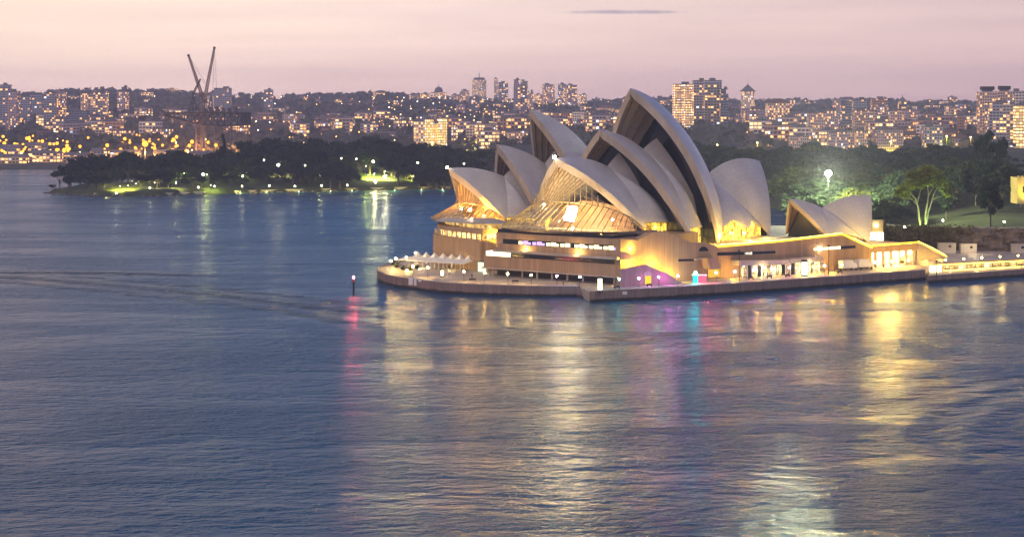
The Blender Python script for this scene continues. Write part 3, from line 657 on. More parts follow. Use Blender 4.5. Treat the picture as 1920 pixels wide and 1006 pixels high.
# light under the shells' feet
for H, p, e in ((CH, (62, 31, 14.5), 2500), (CH, (57, 29, 15), 2500), (CH, (80, 24, 14.5), 2500), (CH, (95, 21, 14.5), 1500), (CH, (18, 28, 19.5), 1200), (RS, (22, 14, 13.5), 900), (RS, (-2, 6, 14.2), 600), (OT, (14, 17, 19.6), 1500)):
    lamp_light('terrace_light', H.w(p), e * 2.2, (1, .64, .10), OH, .3)

# ============================================================ TERRAIN
LANDP = [(150, 775), (185, 748), (238, 752), (330, 815), (600, 930), (1100, 1100), (1100, 1830), (150, 1830), (60, 1570), (-100, 1545), (-235, 1490), (-325, 1408),
         (-334, 1376), (-312, 1352), (-287, 1327), (-243, 1327), (-177, 1385), (-103, 1421), (-44, 1450), (60, 1430), (140, 1300), (165, 1100), (140, 900)]
SHORE = list(range(7, 23))
def seg_d(x, y, a, b):
    dx_, dy_ = b[0] - a[0], b[1] - a[1]; t = max(0, min(1, ((x - a[0]) * dx_ + (y - a[1]) * dy_) / (dx_ * dx_ + dy_ * dy_))); return math.hypot(x - a[0] - t * dx_, y - a[1] - t * dy_)
def inside(x, y, p):
    c = False
    for i in range(len(p)):
        (x1, y1), (x2, y2) = p[i], p[i - 1]
        if (y1 > y) != (y2 > y) and x < (x2 - x1) * (y - y1) / (y2 - y1) + x1: c = not c
    return c
def H(x, y):
    if y > 1835: return HF(x, y)
    if not inside(x, y, LANDP): return -2.5
    d = min(seg_d(x, y, LANDP[i], LANDP[(i + 1) % len(LANDP)]) for i in SHORE)
    pen = 15 if x < 60 else 13.2 + max(0, min(1, (y - 800) / 500)) * 7
    if x < 60: pen = 5 + 12 * max(0, min(1, (y - 1380 - max(0, x + 180) * .3) / 90)) if x > -260 else 7
    k = 1.1 if d < 2 else 0
    return min(pen, .9 + (d * .9 if d < 2 else 1.8 + (d - 2) * .17)) + .35 * math.sin(x * .11) * math.sin(y * .13)
SKYPX = [(-600, 190), (0, 188), (120, 176), (300, 174), (420, 182), (520, 187), (640, 184), (700, 180), (770, 184), (850, 190), (1000, 196), (1150, 193), (1250, 190), (1330, 194), (1420, 198), (1600, 192), (1750, 196), (1920, 198), (2600, 195)]
def HF(x, y):
    px = 960 + FPX * x / y; ys = np.interp(px, [a for a, b in SKYPX], [b for a, b in SKYPX]); zt = CH_ + (YH - ys) * 4600 / FPX
    y0 = 1925 if px < 700 else 1840
    t = (y - y0) / (4600 - y0)
    if t < 0: return -2.0 if px < 700 else 12.0
    t = min(1.25, t); s = 2.6 + (zt - 2.6) * (t if t < 1 else 2 - t) ** .85
    if px > 700: s = max(s, min(1, (px - 700) / 250) * (14 + 20 * min(1, max(0, (y - 1840) / 420))))
    return s + 2.2 * math.sin(x * .011 + 1) * math.sin(y * .007) * min(1, t * 4)
def terr(name, xs, ys, mat, smooth=True):
    return tag(MB().grid([[(x, y, H(x, y)) for x in xs] for y in ys], True).build(name, mat, smooth=smooth), kind='structure')
GND = pbr('park_ground', (.050, .062, .022), .95, .35, .04)
terr('park_ground', np.arange(-345, 1101, 8.5), np.arange(746, 1836, 9), GND)
xs = np.concatenate([np.arange(-2600, -700, 90), np.arange(-700, 900, 24), np.arange(900, 2700, 90)]); ys = np.concatenate([np.arange(1838, 2600, 22), np.arange(2600, 5400, 70)])
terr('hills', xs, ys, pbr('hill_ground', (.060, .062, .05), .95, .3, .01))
# sandstone cliff and planted bank behind the forecourt
cl = thing('rock_wall', 'dark sandstone cliff face with a lawn on top, right of the podium', 'rock wall', (200, 770, 4.9))
cp = [(139, 772), (152, 766), (178, 748.5), (200, 747), (238, 750), (285, 782), (335, 818), (440, 868)]
rows = []
for k in range(9):
    r = []
    for a, b in zip(cp[:-1], cp[1:]):
        for q in range(14):
            t = q / 14; x = a[0] + (b[0] - a[0]) * t; y = a[1] + (b[1] - a[1]) * t
            g = .9 * math.sin(x * .9 + k) + .8 * math.sin(x * .37 + k * 1.9) + random.uniform(-.5, .5); r.append((x + random.uniform(-.3, .3), y + g - 1.5 + k * .28, 3.8 + k * 1.24 + random.uniform(-.25, .25)))
    rows.append(r)
rows.append([(x, y + 9, 13.6) for x, y, z in rows[-1]])
MB().grid(rows).build('cliff_face', ROCK, cl)
# shore rocks round the headland
rk = MB()
for i in SHORE[:-3]:
    a, b = LANDP[i], LANDP[(i + 1) % len(LANDP)]; L = math.hypot(b[0] - a[0], b[1] - a[1])
    for q in range(int(L / 2.2)):
        t = q * 2.2 / L; c = (a[0] + (b[0] - a[0]) * t + random.uniform(-1.5, 1.5), a[1] + (b[1] - a[1]) * t + random.uniform(-1.5, 1.5), random.uniform(-.3, .4)); rk.ball(c, random.uniform(.7, 1.7), 5, 4, .6)
tag(rk.build('shore_rocks', ROCK), 'low sandstone rocks along the waterline of the wooded headland', 'rocks', kind='stuff')

# ============================================================ TREES
def crown(kind, n_leaf, seed, ls):
    """unit crown: height 0..1, radius 1 across"""
    r = np.random.default_rng(seed); m = MB(); cs = []
    if kind == 'fig':
        for k in range(26):
            a = r.uniform(0, 6.28); q = math.sqrt(r.uniform(0, 1)); z = .36 + .56 * math.sqrt(max(0, 1 - (q * .97) ** 2)) * r.uniform(.55, 1.0); cs.append((q * .43 * math.cos(a), q * .43 * math.sin(a), z, r.uniform(.10, .165)))
    elif kind == 'round':
        for k in range(24):
            v = r.normal(size=3); v /= np.linalg.norm(v); q = r.uniform(.4, 1); cs.append((v[0] * .36 * q, v[1] * .36 * q, .58 + v[2] * .34 * q, r.uniform(.10, .16)))
    elif kind == 'pine':
        for k in range(11):
            z = .2 + .78 * k / 10; R0 = .30 * (1 - (z - .2) / .86)
            for j in range(5 if k < 8 else 2): a = j * 1.256 + k; cs.append((R0 * math.cos(a) * r.uniform(.5, 1), R0 * math.sin(a) * r.uniform(.5, 1), z, .03 + R0 * .28))
    else:                                                   # umbrella
        for k in range(13): a = r.uniform(0, 6.28); q = math.sqrt(r.uniform(0, 1)); cs.append((q * .42 * math.cos(a), q * .42 * math.sin(a), r.uniform(.72, .93) - q * .12, r.uniform(.10, .14)))
    per = n_leaf // len(cs)
    for cx, cy, cz, cr in cs:
        for _ in range(per):
            v = r.normal(size=3); v /= np.linalg.norm(v); q = cr * r.uniform(.35, 1.08); p = np.array([cx + v[0] * q, cy + v[1] * q, cz + v[2] * q * .72])
            a = r.normal(size=3); a /= np.linalg.norm(a); b = np.cross(a, r.normal(size=3)); b /= np.linalg.norm(b); s = ls * r.uniform(.6, 1.25)
            m.add([p - a * s, p - b * s * .7, p + a * s, p + b * s * .7], [(0, 1, 2, 3)])
    return m, cs
def tree_proto(name, kind, mat, seed, n=1900, ls=.036):
    root = thing(name, 'tree', 'tree', (0, 0, 0)); m, cs = crown(kind, n, seed, ls); t = MB(); r = np.random.default_rng(seed)
    t.tube((0, 0, -.06), (0, 0, .34), .030, .020, 7)
    if kind == 'pine': t.tube((0, 0, .34), (0, 0, .95), .02, .004, 5)
    else:
        for c in cs[:9]: k = r.uniform(.18, .34); t.tube((0, 0, k), (c[0] * .9, c[1] * .9, c[2]), .014, .004, 5)
    t.build('trunk', BARK, root); m.build('crown', mat, root); return root
PROT = {}
for nm, kd, mt_, sd in (('fig', 'fig', 0, 1), ('fig2', 'fig', 0, 2), ('fig3', 'fig', 1, 3), ('round', 'round', 0, 4), ('round2', 'round', 1, 5), ('pine', 'pine', 0, 6), ('umb', 'umbrella', 0, 7), ('olive', 'round', 2, 8)):
    PROT[nm] = (tree_proto('pine_tree' if kd == 'pine' else ('umbrella_tree' if kd == 'umbrella' else 'spreading_tree' if kd == 'fig' else 'round_tree'), kd, LEAF[mt_], sd), [0])
def plant(nm, x, y, h, w, label, group, cat='tree'):
    p, used = PROT[nm]; loc = (x, y, H(x, y) - .3); rz = random.uniform(0, 6.28); sc = (w, w, h)
    if not used[0]: used[0] = 1; o = p; o.location = loc; o.rotation_euler = (0, 0, rz); o.scale = sc
    else: o = dup(p, loc, rz, sc)
    if group and nm[:3] in ('rou', 'oli'): label = label.replace('spreading tree', 'round-crowned tree').replace('dark green tree', 'dark green round-crowned tree').replace('spreading', 'rounded').replace('low dark tree', 'low dark round-crowned tree'); group = 'round ' + group
    o['label'] = label; o['category'] = cat
    if group: o['group'] = group
    elif 'group' in o: del o['group']
    return o
TOPS = [(90, 318), (110, 303), (140, 292), (180, 290), (215, 293), (245, 284), (270, 296), (310, 296), (335, 281), (370, 284), (400, 290), (430, 272), (470, 268), (500, 272), (540, 262), (600, 257), (640, 261), (668, 270), (690, 255), (720, 264), (760, 259), (800, 270), (840, 268), (870, 276), (900, 280),
        (1000, 276), (1300, 268), (1350, 272), (1400, 277), (1440, 278), (1490, 270), (1525, 266), (1560, 276), (1620, 272), (1690, 277), (1740, 270), (1790, 273), (1840, 276), (1880, 290), (1930, 300)]
def ytop(px): return float(np.interp(px, [a for a, b in TOPS], [b for a, b in TOPS]))
HG, GG = 'trees on the wooded headland', 'trees in the dark botanic garden'
HL, GL = 'dark green spreading tree on the wooded headland across the cove', 'dark green tree in the garden wood behind the opera house'
def by_px(px, d, yt, nm, wr, label, group):
    x = (px - 960) * d / FPX; h = CH_ - (yt - YH) * d / FPX - H(x, d); h = max(4.5, h * 1.1); return plant(nm, x, d, h, max(6, wr * h), label, group)
KS = ['fig', 'fig2', 'fig3', 'round', 'round2', 'fig', 'fig2']
for d0, n, dyt, a, b in ((1515, 40, 0, 180, 905), (1480, 34, 12, 150, 905), (1450, 30, 26, 420, 905), (1418, 20, 44, 330, 660)):
    for k in range(n):
        px = a + (b - a) * (k + random.uniform(.15, .85)) / n
        if d0 < 1480 and 662 < px < 735: continue
        by_px(px, d0 + random.uniform(-14, 14), ytop(px) + dyt - 3 + abs(random.gauss(0, 10)), random.choice(KS), random.uniform(1.15, 1.6), HL, HG)
for px, d, yt, nm, wr in ((112, 1388, 318, 'umb', 1.1), (133, 1392, 306, 'umb', 1.0), (150, 1400, 293, 'fig', 1.1), (178, 1402, 291, 'fig2', 1.3), (205, 1398, 295, 'fig3', 1.2), (240, 1400, 286, 'fig', 1.35), (262, 1412, 296, 'fig2', 1.2), (305, 1400, 297, 'umb', 1.4),
                          (335, 1408, 283, 'fig', 1.4), (360, 1402, 290, 'fig3', 1.2), (128, 1372, 330, 'round', 1.2), (98, 1375, 344, 'round2', 1.5), (300, 1375, 318, 'fig2', 1.5), (395, 1385, 300, 'fig', 1.2)):
    by_px(px, d, yt, nm, wr, 'dark spreading tree near the tip of the headland' if px < 270 else HL, 'trees at the headland tip' if px < 270 else HG)
def shore_d(px): return float(np.interp(px, (90, 180, 300, 500, 700, 850), (1376, 1327, 1327, 1385, 1421, 1450)))
for k in range(44):
    px = 128 + 16.6 * k + random.uniform(-5, 5)
    if 664 < px < 738 or 205 < px < 262: continue
    by_px(px, shore_d(px) + random.uniform(12, 34), (331 if px < 560 else 318) + random.uniform(-9, 7), random.choice(['round', 'round2', 'fig3', 'fig']), random.uniform(1.1, 1.7), 'low dark tree close to the water of the headland', 'low trees along the headland shore')
sp_ = [P(px, 300, shore_d(px) + 3.0) for px in range(175, 856, 12)]
pw = MB().grid([[(p.x, p.y, 1.9) for p in sp_], [(p.x, p.y + 3.2, 2.0) for p in sp_]], True); pw.grid([[(p.x, p.y, -1) for p in sp_], [(p.x, p.y, 1.9) for p in sp_]], True)
tag(pw.build('shore_path', pbr('shore_path_stone', (.46, .40, .28), .8)), kind='structure')
by_px(418, 1500, 262, 'pine', .5, 'tall narrow pine rising above the headland trees near the crane', None)
# headland behind the opera house and the garden wood at right
for d0, n, dyt, a, b in ((1640, 16, 0, 880, 1500), (1420, 40, -2, 1290, 1960), (1290, 38, 4, 1290, 1960), (1170, 36, 14, 1300, 1960), (1060, 34, 26, 1300, 1960), (970, 30, 42, 1310, 1960), (910, 22, 64, 1320, 1720), (868, 15, 90, 1400, 1700)):
    for k in range(n):
        px = a + (b - a) * (k + random.uniform(.1, .9)) / n; d = d0 + random.uniform(-22, 22); x = (px - 960) * d / FPX
        if not inside(x, d, LANDP): continue
        if d < 880 and (1500 < px < 1600): continue
        by_px(px, d, ytop(px) + dyt + abs(random.gauss(0, 7)), random.choice(KS + ['olive']), random.uniform(1.2, 1.65), GL, GG)
for px, d, yt, nm, wr in ((1850, 905, 300, 'fig', 1.1), (1880, 900, 312, 'fig2', 1.1), (1830, 900, 318, 'round', 1.0), (1812, 930, 300, 'fig3', 1.1), (1915, 890, 330, 'fig', 1.0), (1660, 880, 345, 'fig2', 1.1), (1640, 860, 362, 'olive', 1.2), (1605, 868, 352, 'olive', 1.2), (1690, 905, 322, 'fig', 1.0), (1790, 900, 320, 'fig2', 1.0), (1775, 860, 352, 'round', 1.1)):
    by_px(px, d, yt, nm, wr, GL, GG)
by_px(1855, 1000, 250, 'umb', .55, 'tall dark umbrella-topped pine standing above the garden trees at far right', None)
by_px(1872, 930, 285, 'pine', .6, 'dark pointed conifer below the tall umbrella pine at far right', None)
by_px(1857, 800, 338, 'round', .75, 'bushy tree at the right end of the lawn, trunk bare', None)
# tree lit green from below
gt = thing('lit_tree', 'broad tree on the lawn with trunks floodlit green', 'tree', tuple(P(1731, 419, 788)))
o = ORI[gt.name]; tr = MB()
def limb(pts, r0, r1):
    n = len(pts) - 1
    for i in range(n): tr.tube(o + Vector(pts[i]), o + Vector(pts[i + 1]), r0 + (r1 - r0) * i / n, r0 + (r1 - r0) * (i + 1) / n, 7)
limb([(-1.2, 0, -.5), (-1.7, 0, 3), (-2.0, 0, 6.5), (-3.0, 0, 10), (-5.5, .4, 13), (-8, 0, 14.5)], .50, .12)
limb([(1.0, 0, -.5), (1.0, .3, 4), (1.7, 0, 8), (2.2, 0, 12), (1.6, 0, 17)], .50, .12); limb([(1.2, .5, -.5), (2.2, .6, 5), (3.6, .6, 9), (4.6, .2, 12.5), (6.5, 0, 16)], .38, .1)
limb([(3.9, .5, 9.8), (6.5, .3, 11), (9.0, .3, 11.5)], .2, .07); limb([(-2.1, 0, 7.5), (-4.4, .4, 10), (-7.5, .6, 10.6)], .2, .07); limb([(-2.4, 0, 8.5), (-1.2, .2, 13), (-.5, .3, 18)], .24, .08); limb([(2.0, 0, 11), (4, -.4, 15), (5.5, -.5, 19)], .2, .06)
tr.build('trunk', pbr('pale_bark', (.24, .21, .15), .9), gt); r = np.random.default_rng(5); m = MB()
for cx, cy, cz, cr in ((-8, 0, 14, 3.0), (-5.5, -2, 16, 3.0), (-7, 2, 12, 2.4), (-3, 1, 18.5, 3.0), (-.5, 0, 21, 3.0), (2.2, -1, 22, 2.8), (5, 0, 20, 3.2), (7, -1, 17, 3.2), (9.5, .5, 14.5, 2.8), (4, 2, 17, 2.8), (.5, -2, 17.5, 2.2), (-10, 1, 12.5, 1.9), (10.5, 0, 12.2, 1.9), (1, 2, 19, 2.4), (-4.5, 2, 20, 1.9), (-1.5, -2.4, 15.5, 1.5)):
    for _ in range(420):
        v = r.normal(size=3); v /= np.linalg.norm(v); q = cr * r.uniform(.3, 1.06); p = np.array(o) + np.array([cx + v[0] * q, cy + v[1] * q, cz + v[2] * q * .8]); a = r.normal(size=3); a /= np.linalg.norm(a); b = np.cross(a, r.normal(size=3)); b /= np.linalg.norm(b); s = r.uniform(.3, .62)
        m.add([p - a * s, p - b * s * .7, p + a * s, p + b * s * .7], [(0, 1, 2, 3)])
m.build('crown', leaf_mat('leaf_light', (.08, .10, .03), (.15, .17, .05)), gt)
for dx_, cc in ((-3.5, (.85, 1, .16)), (2.8, (.42, 1, .32)), (.2, (.7, 1, .2))):
    fl = thing('ground_floodlight', 'small ground floodlight under the green-lit tree, ' + ('left' if dx_ < -1 else 'right' if dx_ > 1 else 'middle') + ' one', 'floodlight', (o.x + dx_, o.y - 3.2, H(o.x + dx_, o.y - 3.2)), 'floodlights at the green tree')
    q = ORI[fl.name]; MB().box((q.x, q.y), .7, .5, q.z - .6, q.z + .25).build('housing', STEELD, fl); MB().ball(q + Vector((0, -.1, .5)), .26, 6, 4).build('lens', E_WHITE, fl)
    spot('beam', q + Vector((0, .2, .6)), q + Vector((-dx_ * .3, 2.6, 14)), 26000, cc, 85, fl, rad=.2)

# ============================================================ LAMPS
def globe_lamp(px, py, z, col, label, r=.30, s=60, base=QZ, group='globe lamps along the promenade', name='globe_lamp'):
    p = G(px, py, z); b = H(p.x, p.y) if base is None else base; t = thing(name, label, 'lamp', (p.x, p.y, b), group)
    MB().tube((p.x, p.y, b - .4), (p.x, p.y, p.z - r * .8), .06, .045, 6).build('post', STEELD, t)
    key = 'globe_%.2f_%.2f_%.2f_%d' % (*col, s); MB().ball(p, r, 8, 6).build('globe', emit(key, col, s), t); return t
ORD = ['first', 'second', 'third', 'fourth', 'fifth', 'sixth', 'seventh', 'eighth', 'ninth', 'tenth', 'eleventh', 'twelfth', 'thirteenth']
Wc, Pk, Vi, Bl, Te, Am = (1, .64, .20), (1, .30, .55), (.72, .30, 1), (.30, .55, 1), (.10, .85, .95), (1, .60, .12)
CN = {Wc: 'white', Pk: 'pink', Vi: 'violet', Bl: 'blue', Te: 'teal', Am: 'amber'}
cnt = {}
for px, py, c in ((733, 489, Wc), (742, 484.5, Wc), (762, 482.5, Wc), (779, 473.5, Wc), (774, 499, Am), (802, 501.5, Wc), (870, 509, Wc), (909, 511.5, Am), (952, 513, Wc), (996, 515.5, Wc), (1044, 517.5, Vi), (1087, 519, Bl), (1161, 523, Te),
                  (1198, 521.5, Vi), (1235, 519, Te), (1271, 517, Vi), (1343, 511, Pk), (1378, 509, Bl), (1413, 506, Pk), (1447, 503.5, Bl), (1480, 501.5, Pk), (1546, 498, Pk), (1578, 496.5, Am), (1641, 491.5, Wc), (1672, 490, Am), (1703, 488, Am)):
    cnt[c] = cnt.get(c, 0) + 1; globe_lamp(px, py, 6.5 if px > 790 else 7.2, c, '%s globe lamp on the promenade, %s %s one from the left' % (CN[c], ORD[cnt[c] - 1], CN[c]), s=300 if c in (Wc, Am) else 150)
for k, (px, py) in enumerate(((1773, 487), (1807, 485), (1841, 483), (1875, 481), (1909, 479))):
    globe_lamp(px, py, 6.4, Wc if k in (1, 2) else Am, 'globe lamp over the lower concourse at right, %s from the left' % ORD[k], base=2.3, group='globe lamps over the lower concourse')
for k, (px, py) in enumerate(((1640, 418), (1696, 425.5), (1768, 413), (1883, 415.5))):
    if k == 0: continue
    globe_lamp(px, py, 15.8, (1, .95, .6), 'park lamp on the lawn behind the cliff, %s from the left' % ORD[k - 1], base=None, s=70, group='lamps on the lawn', name='park_lamp')
for k, (px, py, s) in enumerate(((218, 362, 60), (281, 352, 40), (372, 351, 50), (402, 349, 35), (454, 349, 40), (505, 348, 40), (553, 349, 40), (603, 348, 40), (651, 347, 40), (381, 327, 120), (522, 309, 200), (700, 303, 120), (722, 331, 260), (704, 341, 160), (783, 305, 80), (668, 298, 40), (455, 330, 40), (870, 307, 30), (255, 345, 40), (640, 297, 25), (572, 310, 25), (495, 300, 25))):
    z = 7 if py > 340 else (15 if py > 318 else 26); z = min(z, 24)
    g = globe_lamp(px, py, z, (1, .92, .5) if k % 3 else (1, .98, .75), 'small park lamp glowing among the trees of the headland', r=.5 if s < 100 else .75, base=None, s=max(14, s * .55), group='lamps on the headland', name='park_lamp')
# lit lawns and foliage of the headland (light of those lamps spreads over grass)
for px, py, e, c in ((225, 350, 16000, (1, .9, .15)), (205, 338, 4000, (1, .9, .2)), (262, 330, 9000, (.95, 1, .2)), (345, 333, 9000, (.85, 1, .15)), (372, 334, 10000, (.85, 1, .15)), (445, 331, 8000, (.9, 1, .2)), (525, 318, 9000, (1, .9, .35)), (700, 340, 26000, (.85, 1, .12)), (725, 338, 14000, (1, 1, .3)), (690, 322, 14000, (.75, 1, .15)),
                  (395, 352, 5000, (.9, 1, .2)), (500, 349, 4000, (1, .95, .2)), (560, 350, 4000, (1, .95, .2)), (620, 350, 3500, (1, .95, .2)), (775, 318, 5000, (.9, 1, .15)), (790, 350, 3500, (1, .9, .3)), (240, 356, 6000, (1, .95, .2)), (330, 356, 4000, (1, .9, .3)), (450, 352, 4000, (1, .95, .25)), (660, 350, 5000, (1, .95, .2)), (740, 348, 6000, (1, .95, .2)), (830, 348, 4000, (1, .9, .3)), (290, 362, 3500, (1, .85, .4))):
    d = 1330 + (px - 200) * .14 if py > 344 else (1400 + (px - 200) * .1); x = (px - 960) * d / FPX; lt = thing('lawn_light', 'low lamp lighting grass and leaves on the headland', 'lamp', (x, d, H(x, d)), 'lawn lights on the headland')
    q = ORI[lt.name]; MB().tube(q + Vector((0, 0, -.4)), q + Vector((0, 0, 3.2)), .1, n=5).build('post', STEELD, lt); MB().ball(q + Vector((0, 0, 3.5)), .3, 6, 4).build('globe', emit('lawn_globe', (1, .95, .5), 9), lt)
    spot('glow', q + Vector((0, 0, 4.6)), q + Vector((0, 3.0, 0)), e * (5.0 if 660 < px < 740 else 3.2), c, 150, lt, .5)
for k, (px, py, d, e, c) in enumerate(((702, 326, 1452, 14000, (.8, 1, .12)), (722, 322, 1462, 9000, (.95, 1, .2)), (686, 312, 1458, 9000, (.7, 1, .12)), (535, 312, 1440, 12000, (.95, 1, .25)), (388, 328, 1398, 9000, (.85, 1, .15)), (462, 330, 1418, 7000, (.85, 1, .15)), (200, 352, 1362, 7000, (1, .95, .2)), (268, 340, 1372, 7000, (.9, 1, .2)), (600, 330, 1425, 4000, (.9, 1, .2)), (800, 322, 1470, 5000, (.85, 1, .15)), (330, 348, 1362, 5000, (1, .92, .3)))):
    p = P(px, py, d); g = H(p.x, d); lt = thing('path_lamp', 'path lamp lighting the leaves around it, %s from the left on the headland' % ORD[[9, 10, 8, 6, 4, 5, 0, 1, 7, 11, 2][k] if k < 11 else 0], 'lamp', (p.x, d, g), 'path lamps under the headland trees')
    z = max(p.z, g + 3.5); MB().tube((p.x, d, g - .3), (p.x, d, z), .08, n=5).build('post', STEELD, lt); MB().ball((p.x, d, z + .35), .36, 6, 4).build('globe', emit('lawn_globe', (1, .95, .5), 9), lt); lamp_light('glow', (p.x, d - 1.2, z + .4), e * (.7 if k < 2 else .32), (1, .95, .4) if k < 2 else c, lt, .4)
# floodlight mast in the garden
fm = thing('floodlight_mast', 'tall mast with one dazzling floodlight in front of the garden trees', 'floodlight', (P(1553, 325, 850).x, 850, 12)); q = P(1553, 325, 850); g = H(q.x, 850)
MB().tube((q.x, 850, g - 1), (q.x, 850, q.z), .22, .12, 6).build('mast', STEELD, fm); MB().ball(q + Vector((0, -.5, 0)), 1.25, 10, 8).build('lamp', emit('mast_lamp', (.96, 1, .58), 10000), fm)
lamp_light('glow', q + Vector((0, -2.5, 0)), 42000, (.70, 1, .38), fm, 1.0)

# ============================================================ CITY
def facade_prism(m, w, d, h, z0=0):
    return m.prism([(-w / 2, -d / 2), (w / 2, -d / 2), (w / 2, d / 2), (-w / 2, d / 2)], z0, h)
def setcol(o, col, lit): o.color = (*col, min(1, lit * 1.45))
def tower(px0, px1, yt, d, col, lit, label, fac=0, name='apartment_tower', cat='tower', rot=0.0, roof='flat', dep=.75, plan='box', bal=False, grp=None):
    x = ((px0 + px1) / 2 - 960) * d / FPX; w = (px1 - px0) * d / FPX / (math.cos(rot) + dep * abs(math.sin(rot))); g = H(x, d) - 2.5; h = CH_ - (yt - YH) * d / FPX - g; dp = max(9, min(34, dep * w))
    t = thing(name, label, cat, (x, d, g), grp, rot)
    m = MB()
    if plan == 'round': m.prism([(w / 2 * math.cos(a), w / 2 * math.sin(a)) for a in [i * math.pi / 8 for i in range(16)]], 0, h)
    elif plan == 'cross': facade_prism(m, w * .42, dp, h); facade_prism(m, w, dp * .5, h * .985)
    elif plan == 'step': facade_prism(m, w, dp, h * .9); m.prism([(-w * .5 + .6, -dp * .4), (w * .22, -dp * .4), (w * .22, dp * .4), (-w * .5 + .6, dp * .4)], h * .9, h)
    else: facade_prism(m, w, dp, h)
    b = m.build('wall', FAC[fac], t, local=True); setcol(b, col, lit)
    r = MB()
    if roof == 'hip': z = h + .02; r.add([(-w * .54, -dp * .54, z), (w * .54, -dp * .54, z), (w * .54, dp * .54, z), (-w * .54, dp * .54, z), (-w * .22, 0, z + w * .2), (w * .22, 0, z + w * .2)], [(3, 2, 1, 0), (0, 1, 5, 4), (1, 2, 5), (2, 3, 4, 5), (3, 0, 4)]); r.build('roof', ROOFT, t, local=True)
    elif roof == 'pyramid': z = h + .02; k = w * .5; r.add([(-k, -k, z), (k, -k, z), (k, k, z), (-k, k, z), (0, 0, z + w * .55)], [(3, 2, 1, 0), (0, 1, 4), (1, 2, 4), (2, 3, 4), (3, 0, 4)]); r.tube((0, 0, z + w * .5), (0, 0, z + w * .95), .5, .15); r.build('roof', ROOFG, t, local=True)
    elif roof == 'caps':
        r.prism([(-w * .25, -dp * .3), (w * .25, -dp * .3), (w * .25, dp * .3), (-w * .25, dp * .3)], h + .02, h + 1.6); r.build('roof', ROOFG, t, local=True)
        MB().prism([(-w * .33, -dp * .4), (w * .33, -dp * .4), (w * .33, dp * .4), (-w * .33, dp * .4)], h + 1.6, h + 5.6).build('roof_cap', STEELD, t, local=True)
    elif roof == 'spire':
        r.prism([(w * .38 * math.cos(a), w * .38 * math.sin(a)) for a in [i * math.pi / 8 for i in range(16)]], h + .02, h + w * .16); r.build('roof', ROOFG, t, local=True); MB().tube((0, 0, h + w * .15), (0, 0, h + w * .62), .9, .3).build('mast', STEELM, t, local=True)
    else:
        r.prism([(-w * .51, -dp * .51), (w * .51, -dp * .51), (w * .51, dp * .51), (-w * .51, dp * .51)], h + .02, h + .9); r.build('roof', ROOFG, t, local=True)
        q = MB(); ox = random.uniform(-.2, .2) * w; q.prism([(ox - w * .17, -dp * .25), (ox + w * .17, -dp * .25), (ox + w * .17, dp * .25), (ox - w * .17, dp * .25)], h + .9, h + 3.6); q.build('plant_room', ROOFG, t, local=True)
    if bal:
        n = int(h / 3.2)
        for k in range(max(1, n - 22), n):
            for sx in (-.25, .25): z = k * 3.2; MB().prism([(sx * w - w * .17, -dp / 2 - 1.3), (sx * w + w * .17, -dp / 2 - 1.3), (sx * w + w * .17, -dp / 2 - .02), (sx * w - w * .17, -dp / 2 - .02)], z, z + .9).build('balcony', CONC, t, local=True)
    return t
PKB, GRB, BRK, CRM, MAU, DKB = (.36, .25, .21), (.20, .20, .25), (.26, .14, .11), (.48, .40, .34), (.27, .20, .22), (.09, .10, .14)
